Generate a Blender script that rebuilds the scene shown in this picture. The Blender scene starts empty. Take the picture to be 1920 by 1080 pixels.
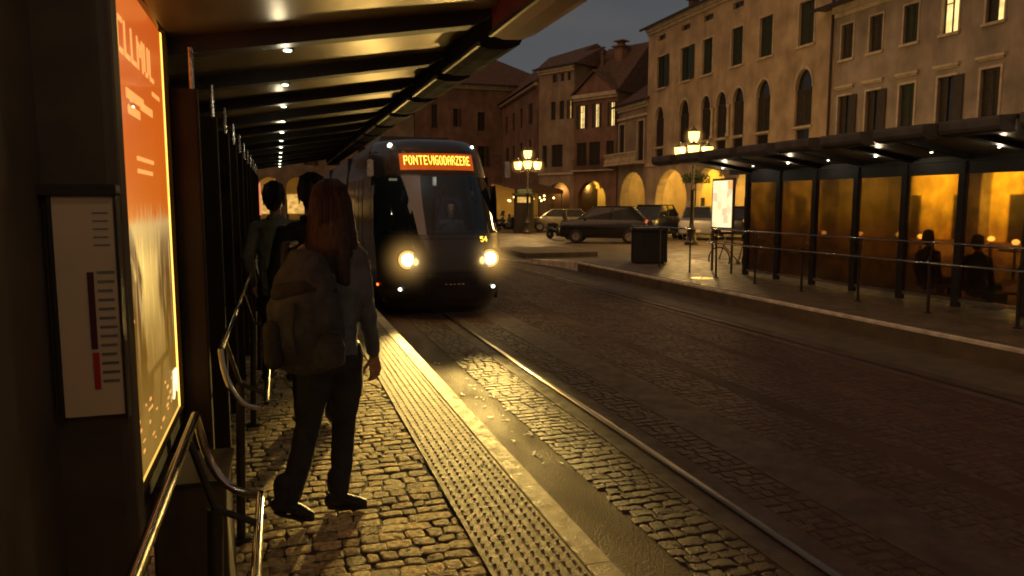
import bpy, math, random
from mathutils import Vector, Matrix
random.seed(7)
S = bpy.context.scene
C = S.collection
R = math.radians
PI = math.pi

# ------------------------------------------------------------------ materials
def _new(name):
    m = bpy.data.materials.new(name); m.use_nodes = True
    nt = m.node_tree
    return m, nt, nt.nodes['Principled BSDF']

def pm(name, col, rough=.6, metal=0., var=.25, scale=3., bump=.0, bscale=40., spec=.5, detail=4, col2=None, rvar=.0, coat=0., stretch=(1, 1, 1), attr=None):
    m, nt, b = _new(name)
    N = nt.nodes; L = nt.links
    tc = N.new('ShaderNodeTexCoord'); mp = N.new('ShaderNodeMapping'); mp.inputs['Scale'].default_value = stretch
    L.new(tc.outputs['Object'], mp.inputs[0])
    n = N.new('ShaderNodeTexNoise'); n.inputs['Scale'].default_value = scale; n.inputs['Detail'].default_value = detail
    L.new(mp.outputs[0], n.inputs['Vector'])
    cr = N.new('ShaderNodeMapRange'); cr.inputs['From Min'].default_value = .3; cr.inputs['From Max'].default_value = .7
    L.new(n.outputs['Fac'], cr.inputs['Value'])
    mx = N.new('ShaderNodeMix'); mx.data_type = 'RGBA'
    c2 = col2 or tuple(c * (1 + var) for c in col)
    c1 = tuple(c * (1 - var) for c in col) if not col2 else col
    mx.inputs['A'].default_value = (*c1, 1); mx.inputs['B'].default_value = (*c2, 1)
    L.new(cr.outputs[0], mx.inputs['Factor'])
    out = mx.outputs['Result']
    if attr:
        at = N.new('ShaderNodeAttribute'); at.attribute_name = attr
        m2 = N.new('ShaderNodeMix'); m2.data_type = 'RGBA'; m2.blend_type = 'MULTIPLY'; m2.inputs['Factor'].default_value = 1
        L.new(out, m2.inputs['A']); L.new(at.outputs['Color'], m2.inputs['B']); out = m2.outputs['Result']
    L.new(out, b.inputs['Base Color'])
    b.inputs['Roughness'].default_value = rough; b.inputs['Metallic'].default_value = metal
    b.inputs['Specular IOR Level'].default_value = spec
    if coat: b.inputs['Coat Weight'].default_value = coat; b.inputs['Coat Roughness'].default_value = .08
    if rvar:
        rr = N.new('ShaderNodeMapRange'); rr.inputs['To Min'].default_value = max(.02, rough - rvar); rr.inputs['To Max'].default_value = min(1, rough + rvar)
        rr.inputs['From Min'].default_value = .3; rr.inputs['From Max'].default_value = .7
        n3 = N.new('ShaderNodeTexNoise'); n3.inputs['Scale'].default_value = scale * 2.3; L.new(mp.outputs[0], n3.inputs['Vector'])
        L.new(n3.outputs['Fac'], rr.inputs['Value']); L.new(rr.outputs[0], b.inputs['Roughness'])
    if bump:
        n2 = N.new('ShaderNodeTexNoise'); n2.inputs['Scale'].default_value = bscale; n2.inputs['Detail'].default_value = 5
        L.new(mp.outputs[0], n2.inputs['Vector'])
        bp = N.new('ShaderNodeBump'); bp.inputs['Strength'].default_value = bump; bp.inputs['Distance'].default_value = .02
        L.new(n2.outputs['Fac'], bp.inputs['Height']); L.new(bp.outputs[0], b.inputs['Normal'])
    return m

def weathered(name, col):
    m = pm(name, col, .9, var=.3, scale=.7, bump=.3, bscale=9, detail=10)
    nt = m.node_tree; N = nt.nodes; L = nt.links; b = N['Principled BSDF']
    src = b.inputs['Base Color'].links[0].from_socket
    tc = N.new('ShaderNodeTexCoord'); mp = N.new('ShaderNodeMapping'); mp.inputs['Scale'].default_value = (.9, .9, .30); L.new(tc.outputs['Object'], mp.inputs[0])
    n = N.new('ShaderNodeTexNoise'); n.inputs['Scale'].default_value = 1.; n.inputs['Detail'].default_value = 9; n.inputs['Roughness'].default_value = .65; L.new(mp.outputs[0], n.inputs['Vector'])
    mr = N.new('ShaderNodeMapRange'); mr.inputs['From Min'].default_value = .38; mr.inputs['From Max'].default_value = .60; mr.inputs['To Min'].default_value = .72; L.new(n.outputs['Fac'], mr.inputs['Value'])
    mx = N.new('ShaderNodeMix'); mx.data_type = 'RGBA'; mx.blend_type = 'MULTIPLY'; mx.inputs['Factor'].default_value = 1; L.new(src, mx.inputs['A']); L.new(mr.outputs[0], mx.inputs['B']); L.new(mx.outputs['Result'], b.inputs['Base Color'])
    return m

def em(name, col, st, base=(.02, .02, .02), var=0., vscale=5.):
    m, nt, b = _new(name)
    b.inputs['Base Color'].default_value = (*base, 1)
    b.inputs['Emission Color'].default_value = (*col, 1); b.inputs['Emission Strength'].default_value = st
    N = nt.nodes; L = nt.links
    tc = N.new('ShaderNodeTexCoord'); n = N.new('ShaderNodeTexNoise'); n.inputs['Scale'].default_value = vscale
    L.new(tc.outputs['Object'], n.inputs['Vector'])
    mr = N.new('ShaderNodeMapRange'); mr.inputs['From Min'].default_value = .3; mr.inputs['From Max'].default_value = .7
    mr.inputs['To Min'].default_value = st * (1 - var); mr.inputs['To Max'].default_value = st * (1 + var)
    L.new(n.outputs['Fac'], mr.inputs['Value']); L.new(mr.outputs[0], b.inputs['Emission Strength'])
    b.inputs['Roughness'].default_value = .4
    return m

def glass(name, tint, gloss=.12, rough=.04, blur=None):
    m, nt, b = _new(name); N = nt.nodes; L = nt.links
    N.remove(b)
    o = [x for x in N if x.type == 'OUTPUT_MATERIAL'][0]
    if blur is None:
        t = N.new('ShaderNodeBsdfTransparent')
    else:
        t = N.new('ShaderNodeBsdfRefraction'); t.inputs['IOR'].default_value = 1.02; t.inputs['Roughness'].default_value = blur
    t.inputs['Color'].default_value = (*tint, 1)
    if blur is not None:
        tc = N.new('ShaderNodeTexCoord'); n = N.new('ShaderNodeTexNoise'); n.inputs['Scale'].default_value = 3.; n.inputs['Detail'].default_value = 6
        L.new(tc.outputs['Object'], n.inputs['Vector'])
        mr = N.new('ShaderNodeMapRange'); mr.inputs['From Min'].default_value = .35; mr.inputs['From Max'].default_value = .65
        L.new(n.outputs['Fac'], mr.inputs['Value'])
        mx = N.new('ShaderNodeMix'); mx.data_type = 'RGBA'; mx.inputs['A'].default_value = (*[c * .72 for c in tint], 1); mx.inputs['B'].default_value = (*tint, 1)
        L.new(mr.outputs[0], mx.inputs['Factor']); L.new(mx.outputs['Result'], t.inputs['Color'])
    g = N.new('ShaderNodeBsdfGlossy'); g.inputs['Roughness'].default_value = rough; g.inputs['Color'].default_value = (.8, .8, .8, 1)
    ms = N.new('ShaderNodeMixShader')
    fr = N.new('ShaderNodeFresnel'); fr.inputs['IOR'].default_value = 1.45
    ad = N.new('ShaderNodeMath'); ad.operation = 'MULTIPLY_ADD'; ad.inputs[1].default_value = .8; ad.inputs[2].default_value = gloss * .3
    L.new(fr.outputs[0], ad.inputs[0]); L.new(ad.outputs[0], ms.inputs[0])
    L.new(t.outputs[0], ms.inputs[1]); L.new(g.outputs[0], ms.inputs[2]); L.new(ms.outputs[0], o.inputs[0])
    return m

M = {}
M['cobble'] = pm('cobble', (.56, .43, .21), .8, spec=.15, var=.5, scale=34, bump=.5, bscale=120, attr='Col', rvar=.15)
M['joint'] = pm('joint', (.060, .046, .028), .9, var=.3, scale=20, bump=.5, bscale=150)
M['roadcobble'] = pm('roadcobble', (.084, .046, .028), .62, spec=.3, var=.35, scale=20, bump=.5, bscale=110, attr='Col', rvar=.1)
M['asphalt'] = pm('asphalt', (.082, .043, .027), .78, var=.45, scale=1.3, bump=.6, bscale=140, rvar=.12, stretch=(1, .35, 1), detail=8, spec=.25)
M['concrete'] = pm('concrete', (.082, .046, .029), .75, var=.35, scale=4, bump=.4, bscale=80, rvar=.12, detail=8)
M['linewhite'] = pm('linewhite', (.62, .55, .42), .7, var=.3, scale=5, detail=8)
M['kerb'] = pm('kerb', (.42, .33, .19), .65, spec=.3, var=.32, scale=6, bump=.3, bscale=90, rvar=.12, detail=8)
M['tactile'] = pm('tactile', (.26, .19, .10), .7, spec=.25, var=.35, scale=9, bump=.3, bscale=110, rvar=.1)
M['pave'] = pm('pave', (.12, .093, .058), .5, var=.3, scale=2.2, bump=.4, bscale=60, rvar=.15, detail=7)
M['square'] = pm('square', (.085, .058, .034), .6, var=.35, scale=.8, bump=.4, bscale=40, rvar=.15, detail=7)
M['paint'] = pm('paint', (.55, .52, .45), .6, var=.35, scale=25, bump=.2, bscale=90)
M['steel'] = pm('steel', (.52, .50, .47), .22, 1, var=.2, scale=12, rvar=.1, stretch=(1, .1, 1))
M['railsteel'] = pm('railsteel', (.26, .20, .15), .34, 1, var=.25, scale=7, rvar=.06, stretch=(1, .15, 1))
M['railrust'] = pm('railrust', (.09, .06, .045), .5, .8, var=.3, scale=5, rvar=.16, stretch=(1, .15, 1))
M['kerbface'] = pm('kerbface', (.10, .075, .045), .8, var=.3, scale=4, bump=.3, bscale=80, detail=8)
M['postmat'] = pm('postmat', (.030, .019, .013), .8, 0, var=.3, scale=5, spec=.2)
M['chrome'] = pm('chrome', (.50, .46, .42), .17, 1, var=.06, scale=8, rvar=.04)
M['ceil'] = pm('ceil', (.34, .27, .17), .38, .85, var=.12, scale=2, rvar=.05, bump=.03, bscale=8, stretch=(1, .3, 1))
M['darkmetal'] = pm('darkmetal', (.028, .022, .017), .5, .3, var=.3, scale=5, bump=.08, bscale=60)
M['fascia'] = pm('fascia', (.014, .010, .008), .85, 0, spec=.12, var=.25, scale=3, rvar=.1)
M['fasciafar'] = pm('fasciafar', (.085, .075, .065), .6, var=.3, scale=3, spec=.3)
M['fasciared'] = pm('fasciared', (.16, .035, .022), .6, var=.3, scale=3)
M['lip'] = pm('lip', (.20, .16, .11), .45, 1, var=.15, scale=8)
M['darkglass'] = pm('darkglass', (.012, .012, .012), .12, 0, var=.2, scale=4, spec=.5, rvar=.05)
M['black'] = pm('black', (.060, .038, .022), .7, 0, var=.3, scale=6)
M['rubber'] = pm('rubber', (.015, .014, .013), .85, 0, var=.3, scale=12, bump=.2)
M['plaster'] = weathered('plaster', (.40, .30, .185))
M['plaster2'] = weathered('plaster2', (.29, .24, .19))
M['plaster3'] = weathered('plaster3', (.17, .10, .072))
M['plaster4'] = weathered('plaster4', (.235, .18, .125))
M['plaster5'] = weathered('plaster5', (.30, .17, .12))
M['stone'] = pm('stone', (.42, .35, .25), .8, var=.25, scale=2.5, bump=.3, bscale=20, detail=8)
M['arcwall'] = pm('arcwall', (.62, .47, .16), .85, var=.15, scale=1, bump=.2, bscale=12, detail=8)
M['tile'] = pm('tile', (.085, .05, .038), .85, var=.4, scale=4, bump=.7, bscale=14, stretch=(1, 1, 1), detail=8)
M['shutter'] = pm('shutter', (.030, .022, .014), .7, var=.3, scale=5)
M['shutgreen'] = pm('shutgreen', (.018, .026, .014), .7, var=.3, scale=5)
M['pane'] = pm('pane', (.02, .018, .015), .1, 0, var=.3, scale=3, rvar=.04)
M['lit'] = em('lit', (1, .66, .22), 1.5, var=.35, vscale=2.2)
M['litdim'] = em('litdim', (1, .55, .13), .75, var=.4, vscale=2.5)
M['lantern'] = em('lantern', (1, .60, .12), 5.5)
M['bulb'] = em('bulb', (1, .62, .2), 8)
M['led'] = em('led', (.88, 1, .62), 10)
M['ledfar'] = em('ledfar', (1, .92, .7), 14)
M['head'] = em('head', (1, .74, .30), 60)
def halomat(name='headhalo', rad=.60, st=2.2, pwr=3.4):  # glare halo of a lamp, painted as an emission-only volume without real haze
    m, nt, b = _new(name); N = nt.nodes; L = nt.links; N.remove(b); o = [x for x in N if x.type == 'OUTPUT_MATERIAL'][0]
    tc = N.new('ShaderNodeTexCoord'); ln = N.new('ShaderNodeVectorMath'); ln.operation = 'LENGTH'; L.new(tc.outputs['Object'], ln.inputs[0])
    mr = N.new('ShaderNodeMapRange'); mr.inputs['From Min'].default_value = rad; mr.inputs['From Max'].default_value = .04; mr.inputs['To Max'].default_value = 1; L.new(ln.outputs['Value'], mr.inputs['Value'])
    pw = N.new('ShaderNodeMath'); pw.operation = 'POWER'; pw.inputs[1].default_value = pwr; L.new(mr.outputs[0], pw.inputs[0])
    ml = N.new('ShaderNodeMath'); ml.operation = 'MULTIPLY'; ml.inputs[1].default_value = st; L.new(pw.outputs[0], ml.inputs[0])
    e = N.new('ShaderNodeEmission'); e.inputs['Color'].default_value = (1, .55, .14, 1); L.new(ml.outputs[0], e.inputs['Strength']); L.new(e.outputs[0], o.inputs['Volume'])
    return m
M['headhalo'] = halomat()
M['lampglow'] = halomat('lampglow', .52, 2.0, 2.4)
M['ringglow'] = em('ringglow', (1, .55, .12), .8)  # glow put into the ring round each headlight lens
M['headring'] = pm('headring', (.6, .5, .3), .25, 1, var=.1)
M['white_led'] = em('white_led', (.95, 1, .72), 16)
M['drl'] = em('drl', (.9, 1, .75), 7)
M['redled'] = em('redled', (1, .12, .02), 5)
M['ledsign'] = em('ledsign', (1, .66, .07), 3.2)
M['signglow'] = em('signglow', (1, .13, .004), .50, var=.15, vscale=6)
M['tramblue'] = pm('tramblue', (.045, .045, .060), .34, .2, var=.12, scale=2, coat=.6, rvar=.06)
M['trammaroon'] = pm('trammaroon', (.05, .022, .018), .3, .2, var=.15, scale=2, coat=.6, rvar=.06)
M['tramgrey'] = pm('tramgrey', (.055, .05, .05), .35, .2, var=.15, scale=3)
M['windshield'] = glass('windshield', (.42, .46, .45), .25, .03)
M['carglass'] = pm('carglass', (.02, .02, .022), .06, 0, var=.2, scale=4)
M['seat'] = pm('seat', (.05, .05, .09), .8, var=.3, scale=10)
M['skin'] = pm('skin', (.42, .22, .14), .5, var=.08, scale=14, bump=.05)
M['hair'] = pm('hair', (.034, .012, .007), .55, var=.5, scale=40, bump=.8, bscale=60, stretch=(1, 1, .06))
M['hairdark'] = pm('hairdark', (.010, .008, .007), .5, var=.4, scale=14, bump=.8, bscale=30, stretch=(1, 1, .1))
M['denim'] = pm('denim', (.115, .125, .145), .9, var=.35, scale=9, bump=.6, bscale=26, detail=7)
M['jeans'] = pm('jeans', (.022, .023, .031), .9, var=.35, scale=9, bump=.5, bscale=24)
M['pack'] = pm('pack', (.044, .046, .050), .85, var=.35, scale=8, bump=.6, bscale=28, detail=7)
M['packdark'] = pm('packdark', (.022, .019, .017), .85, var=.3, scale=10, bump=.4, bscale=40)
M['shoe'] = pm('shoe', (.012, .011, .010), .6, var=.3, scale=12, bump=.3)
M['shirt'] = pm('shirt', (.17, .175, .135), .9, var=.2, scale=6, bump=.5, bscale=18)
M['coat'] = pm('coat', (.010, .011, .014), .85, var=.3, scale=7, bump=.4, bscale=20)
M['uniform'] = pm('uniform', (.10, .12, .15), .85, var=.3, scale=7, bump=.4, bscale=20)
M['foliage'] = pm('foliage', (.06, .11, .02), .7, var=.5, scale=12)
M['wood'] = pm('wood', (.05, .032, .018), .7, var=.3, scale=8, bump=.3)
M['yellow'] = pm('yellow', (.75, .50, .08), .4, var=.15, scale=8, bump=.1)
M['yellowlit'] = em('yellowlit', (1, .62, .10), .55, base=(.5, .35, .08), var=.2)
M['paper'] = pm('paper', (.60, .43, .28), .55, var=.08, scale=5)
M['redprint'] = pm('redprint', (.45, .02, .03), .5, var=.1, scale=8)
M['darkprint'] = pm('darkprint', (.06, .012, .012), .5, var=.2, scale=8)
M['greyprint'] = pm('greyprint', (.16, .14, .12), .6, var=.3, scale=8)
M['umbrella'] = pm('umbrella', (.10, .055, .03), .9, var=.2, scale=4)

# ------------------------------------------------------------------ objects
def tag(o, label=None, cat=None, group=None, kind=None):
    if label: o['label'] = label
    if cat: o['category'] = cat
    if group: o['group'] = group
    if kind: o['kind'] = kind
    return o

def empty(name, loc=(0, 0, 0), rz=0, label=None, cat=None, group=None):
    o = bpy.data.objects.new(name, None); C.objects.link(o)
    o.location = loc; o.rotation_euler = (0, 0, rz); o.empty_display_size = .2
    return tag(o, label, cat, group)

class MB:
    def __init__(s): s.v = []; s.f = []; s.c = []
    def add(s, vs, fs, col=None):
        k = len(s.v); s.v += [tuple(v) for v in vs]; s.f += [tuple(i + k for i in f) for f in fs]
        s.c += [col or (1, 1, 1)] * len(fs); return s
    def box(s, x0, x1, y0, y1, z0, z1, mat=None):
        vs = [(x, y, z) for z in (z0, z1) for y in (y0, y1) for x in (x0, x1)]
        if mat: vs = [mat @ Vector(v) for v in vs]
        return s.add(vs, [(0, 2, 3, 1), (4, 5, 7, 6), (0, 1, 5, 4), (2, 6, 7, 3), (0, 4, 6, 2), (1, 3, 7, 5)])
    def rbox(s, x0, x1, y0, y1, z0, z1, r=.02, axis='z', n=3):
        # rounded in the plane perpendicular to axis
        if axis == 'z': a0, a1, b0, b1, c0, c1 = x0, x1, y0, y1, z0, z1; f = lambda a, b, c: (a, b, c)
        elif axis == 'y': a0, a1, b0, b1, c0, c1 = z0, z1, x0, x1, y0, y1; f = lambda a, b, c: (b, c, a)
        else: a0, a1, b0, b1, c0, c1 = y0, y1, z0, z1, x0, x1; f = lambda a, b, c: (c, a, b)
        P = []
        for cx, cy, st in ((a1 - r, b1 - r, 0), (a0 + r, b1 - r, 90), (a0 + r, b0 + r, 180), (a1 - r, b0 + r, 270)):
            for i in range(n + 1):
                t = R(st + 90 * i / n); P.append((cx + r * math.cos(t), cy + r * math.sin(t)))
        k = len(P)
        return s.add([f(a, b, c0) for a, b in P] + [f(a, b, c1) for a, b in P],
                     [tuple(range(k - 1, -1, -1)), tuple(range(k, 2 * k))] + [(i, (i + 1) % k, k + (i + 1) % k, k + i) for i in range(k)])
    def prism(s, poly, axis, a0, a1):
        n = len(poly)
        g = {'x': lambda p, a: (a, p[0], p[1]), 'y': lambda p, a: (p[0], a, p[1]), 'z': lambda p, a: (p[0], p[1], a)}[axis]
        return s.add([g(p, a0) for p in poly] + [g(p, a1) for p in poly],
                     [tuple(range(n - 1, -1, -1)), tuple(range(n, 2 * n))] + [(i, (i + 1) % n, n + (i + 1) % n, n + i) for i in range(n)])
    def tube(s, pts, r, n=10, closed=False):
        pts = [Vector(p) for p in pts]; m = len(pts)
        rs = r if isinstance(r, (list, tuple)) else [r] * m
        vs = []; up = None
        for i, p in enumerate(pts):
            a = pts[i - 1] if (i > 0 or closed) else p; b = pts[(i + 1) % m] if (i < m - 1 or closed) else p
            t = (b - a).normalized()
            if up is None:
                up = Vector((0, 0, 1)) if abs(t.z) < .9 else Vector((1, 0, 0))
            sd = t.cross(up).normalized(); up = sd.cross(t).normalized()
            for j in range(n):
                q = 2 * PI * j / n; vs.append(p + (sd * math.cos(q) + up * math.sin(q)) * rs[i])
        fs = []
        for i in range(m if closed else m - 1):
            i2 = (i + 1) % m
            for j in range(n): fs.append((i * n + j, i * n + (j + 1) % n, i2 * n + (j + 1) % n, i2 * n + j))
        if not closed: fs += [tuple(range(n - 1, -1, -1)), tuple((m - 1) * n + j for j in range(n))]
        return s.add(vs, fs)
    def lathe(s, prof, n=16, loc=(0, 0, 0), axis='z'):
        vs = []
        for r, h in prof:
            for j in range(n):
                q = 2 * PI * j / n; a, b = r * math.cos(q), r * math.sin(q)
                v = {'z': (a, b, h), 'y': (a, h, b), 'x': (h, a, b)}[axis]
                vs.append((v[0] + loc[0], v[1] + loc[1], v[2] + loc[2]))
        m = len(prof)
        fs = [(i * n + j, i * n + (j + 1) % n, (i + 1) * n + (j + 1) % n, (i + 1) * n + j) for i in range(m - 1) for j in range(n)]
        fs += [tuple(range(n - 1, -1, -1)), tuple((m - 1) * n + j for j in range(n))]
        return s.add(vs, fs)
    def sphere(s, c, r, n=14, m=8, sc=(1, 1, 1)):
        pr = []
        for i in range(m + 1):
            t = -PI / 2 + PI * i / m; pr.append((max(1e-4, r * math.cos(t)), r * math.sin(t)))
        k = len(s.v); s.lathe(pr, n)
        for i in range(k, len(s.v)):
            v = s.v[i]; s.v[i] = (c[0] + v[0] * sc[0], c[1] + v[1] * sc[1], c[2] + v[2] * sc[2])
        return s
    def build(s, name, mat, parent=None, smooth=False, colors=False, rz=None, loc=None):
        me = bpy.data.meshes.new(name); me.from_pydata(s.v, [], s.f); me.update()
        if colors:
            ca = me.color_attributes.new('Col', 'FLOAT_COLOR', 'CORNER')
            data = []
            for p, c in zip(me.polygons, s.c):
                for _ in p.loop_indices: data += [c[0], c[1], c[2], 1.]
            ca.data.foreach_set('color', data)
        import bmesh
        bm = bmesh.new(); bm.from_mesh(me); bmesh.ops.recalc_face_normals(bm, faces=bm.faces) if not colors else None
        bm.to_mesh(me) if not colors else None; bm.free()
        o = bpy.data.objects.new(name, me); C.objects.link(o)
        me.materials.append(M[mat] if isinstance(mat, str) else mat)
        if smooth:
            me.polygons.foreach_set('use_smooth', [True] * len(me.polygons))
            try: me.set_sharp_from_angle(angle=R(40))
            except Exception: pass
        if parent: o.parent = parent
        if loc: o.location = loc
        if rz is not None: o.rotation_euler = (0, 0, rz)
        return o

def copy_tree(o, parent=None):
    c = o.copy(); C.objects.link(c); c.parent = parent
    for ch in list(o.children): copy_tree(ch, c)
    return c

def bevel(o, w=.01, n=2):
    b = o.modifiers.new('bevel', 'BEVEL'); b.width = w; b.segments = n; b.limit_method = 'ANGLE'; b.angle_limit = R(40)
    return o

# ------------------------------------------------------------------ setting: ground
RZ = -.25
def struct(name, mb, mat, **k):
    o = mb.build(name, mat, **k); o['kind'] = 'structure'; return o
m = MB(); m.add([(-300, -100, RZ - .012), (400, -100, RZ - .012), (400, 500, RZ - .012), (-300, 500, RZ - .012)], [(0, 1, 2, 3)])
struct('ground', m, 'square')
m = MB(); m.add([(1.42, -12, RZ - .004), (7.95, -12, RZ - .004), (7.95, 30, RZ - .004), (1.42, 30, RZ - .004)], [(0, 1, 2, 3)])
m.add([(.6, 30, RZ - .004), (8.6, 30, RZ - .004), (8.6, 90, RZ - .004), (.6, 90, RZ - .004)], [(0, 1, 2, 3)])
struct('road', m, 'asphalt')
# smooth concrete bands beside the guide rails
m = MB()
for xc in (2.66, 6.70):
    for a, b in ((-.2, -.045), (.045, .2)):
        m.box(xc + a, xc + b, -6, 60, RZ - .05, RZ + .001)
m.box(3.22, 3.72, -6, 60, RZ - .05, RZ)
struct('track_bed', m, 'concrete')

def rough_stones(m, x0, x1, y0, y1, sx, sy, z, h, gap, jit, tilt, cv):
    y = y0; row = 0
    while y < y1:
        sy_ = sy * random.uniform(.82, 1.2)
        x = x0 - (random.random() * sx * .5)
        while x < x1 - .02:
            w = sx * random.uniform(.65, 1.35)
            a, b = max(x, x0) + gap / 2, min(x + w, x1) - gap / 2
            if b - a > .035:
                J = lambda s=jit: random.uniform(-s, s)
                wave = .012 * math.sin(x * 5 + row)
                c, d = y + gap / 2 + wave, y + sy_ - gap / 2 + wave
                base = [(a + J(), c + J()), (b + J(), c + J()), (b + J(), d + J()), (a + J(), d + J())]
                # octagonal, cut corners
                P = []
                for i in range(4):
                    p = Vector(base[i]); pr = Vector(base[i - 1]); nx = Vector(base[(i + 1) % 4])
                    q = random.uniform(.12, .28)
                    P += [p.lerp(pr, q * .6), p.lerp(nx, q)]
                cx = sum(p.x for p in P) / 8; cy = sum(p.y for p in P) / 8
                tx, ty = random.uniform(-tilt, tilt), random.uniform(-tilt, tilt); hz = h * random.uniform(.65, 1.0)
                def ring(sc, zz, tl=1):
                    return [(cx + (p.x - cx) * sc, cy + (p.y - cy) * sc, z + zz + tl * (tx * (p.x - cx) + ty * (p.y - cy)) + random.uniform(-.0012, .0012) * tl) for p in P]
                k = cv * random.uniform(-1, 1); wq = random.uniform(-.05, .05)
                col = (1 + k + wq, 1 + k, 1 + k - wq)
                vs = ring(1, -.02, 0) + ring(1, hz * .45) + ring(.90, hz * .85) + ring(.70, hz) + [(cx, cy, z + hz * 1.02)]
                fs = []
                for L_ in range(3):
                    for i in range(8): fs.append((L_ * 8 + i, L_ * 8 + (i + 1) % 8, L_ * 8 + 8 + (i + 1) % 8, L_ * 8 + 8 + i))
                for i in range(8): fs.append((24 + i, 24 + (i + 1) % 8, 32))
                m.add(vs, fs, col)
            x += w
        y += sy_; row += 1

# near platform
m = MB(); m.box(-9, .868, -12, 40, -.5, -.010); struct('pavement', m, 'joint')
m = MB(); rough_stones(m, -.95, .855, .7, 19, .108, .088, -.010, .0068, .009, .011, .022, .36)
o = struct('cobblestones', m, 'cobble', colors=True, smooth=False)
m = MB(); m.box(.868, 1.28, -12, 40, -.4, 0); m.box(.856, .866, -12, 40, -.1, .002)
struct('tactile_paving', m, 'tactile')
m = MB()
yy = 1.6; i = 0
while yy < 14.5:
    for j in range(8):
        cx = .896 + j * .0515 + (.0 if i % 2 else .0); h = .0042; r0 = .0115; r1 = .0060; n = 8
        vs = [(cx + r0 * math.cos(2 * PI * k / n), yy + r0 * math.sin(2 * PI * k / n), -.001) for k in range(n)] + [(cx + r1 * math.cos(2 * PI * k / n), yy + r1 * math.sin(2 * PI * k / n), h) for k in range(n)]
        m.add(vs, [(k, (k + 1) % n, n + (k + 1) % n, n + k) for k in range(n)] + [tuple(range(n, 2 * n))])
    yy += .070; i += 1
struct('tactile_paving_studs', m, 'tactile')
m = MB(); yy = -6.
while yy < 40:
    l = 1.0
    m.rbox(1.285, 1.423, yy + .003, yy + l - .003, -.45, .004 + random.uniform(-.001, .001), .012, 'y'); yy += l
struct('kerb', m, 'kerb')
# far platform
m = MB(); m.box(8.11, 11.6, -12, 19.3, -.5, 0); m.box(7.99, 8.11, -12, 19.3, -.5, -.012); m.prism([(19.3, -.5), (19.3, 0), (23.5, -.235), (23.5, -.5)], 'x', 7.99, 11.6); struct('far_pavement', m, 'pave')
m = MB(); yy = -6.
while yy < 19.3:
    m.rbox(7.955, 8.03, yy + .003, min(19.3, yy + 1) - .003, -.05, .006, .012, 'y'); yy += 1
P_ = [(7.955, 19.31, .006), (7.93, 20.4, -.06), (7.75, 21.4, -.12), (7.45, 22.4, -.18), (7.2, 23.6, -.236), (7.08, 26, -.24)]
V = []
for x, y, z in P_: V += [(x, y, z), (x + .085, y, z), (x, y, -.3), (x + .085, y, -.3)]
m.add(V, [f for i in range(len(P_) - 1) for f in ((4 * i, 4 * i + 1, 4 * i + 5, 4 * i + 4), (4 * i, 4 * i + 4, 4 * i + 6, 4 * i + 2), (4 * i + 1, 4 * i + 3, 4 * i + 7, 4 * i + 5))])
struct('far_kerb', m, 'linewhite')
m = MB(); m.box(7.95, 8.04, -6, 19.31, -.5, -.052); struct('far_kerb_face', m, 'kerbface')
m = MB(); m.box(6.93, 7.945, -6, 60, RZ - .05, RZ); struct('far_track_bed', m, 'kerbface')
m = MB(); m.box(8.2, 10.9, 24.6, 28.2, -.5, -.10); struct('traffic_island', m, 'kerbface')
# road cobbles
m = MB()
for a, b, h in ((1.97, 2.46, .009), (2.86, 3.22, .007), (3.72, 4.35, .006), (4.55, 5.45, .005), (5.6, 6.4, .005)):
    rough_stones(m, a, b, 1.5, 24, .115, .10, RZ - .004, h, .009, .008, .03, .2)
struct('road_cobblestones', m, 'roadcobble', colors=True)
m = MB()
for _ in range(70):
    cx, cy = random.uniform(-.2, 1.40), random.uniform(1.8, 9); r = random.uniform(.006, .015); n = 9
    zz = .0035 if cx < .86 else (.002 if cx < 1.28 else .0065)
    m.add([(cx + r * math.cos(2 * PI * k / n) * random.uniform(.75, 1.2), cy + r * math.sin(2 * PI * k / n) * random.uniform(.75, 1.2), zz) for k in range(n)], [tuple(range(n))])
struct('pavement_stains', m, 'rubber')
m = MB()
for _ in range(60):
    cx, cy = random.choice([random.uniform(1.45, 1.62), random.uniform(2.5, 3.8)]), random.uniform(3, 12); a0 = random.random() * 6; r = random.uniform(.008, .022)
    p = [Vector((cx + r * math.cos(a0 + q) * sc, cy + r * math.sin(a0 + q) * .5, RZ + .014 + random.uniform(0, .008))) for q, sc in ((0, 1), (1.6, .6), (3.1, 1), (4.7, .6))]
    m.add(p, [(0, 1, 2, 3)])
o_l = m.build('fallen_leaves', 'wood'); tag(o_l, 'small dry leaves scattered on the road beside the kerb', 'leaves', kind='stuff')
# white worn paint marks (flakes of old paint) between kerb and cobbles
m = MB()
for _ in range(30):
    cx, cy = random.uniform(1.72, 1.95), random.uniform(4.8, 8.6)
    a0 = random.uniform(0, 6.28); k = random.randint(5, 8); L_ = random.uniform(.01, .045)
    st, en = [], []
    for q in range(k):
        t = q / (k - 1); ang = a0 + t * random.uniform(1.0, 3.0)
        w = .003 + .011 * random.random() * math.sin(PI * min(.95, t + .1))
        x, y = cx + L_ * math.cos(ang) * 1.0, cy + L_ * 1.5 * math.sin(ang)
        st.append((x + w * math.cos(ang), y + w * math.sin(ang), RZ + .003)); en.append((x - w * math.cos(ang), y - w * math.sin(ang), RZ + .003))
    m.add(st + en, [(q, q + 1, k + q + 1, k + q) for q in range(k - 1)])
struct('road_paint', m, 'paint')

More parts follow.
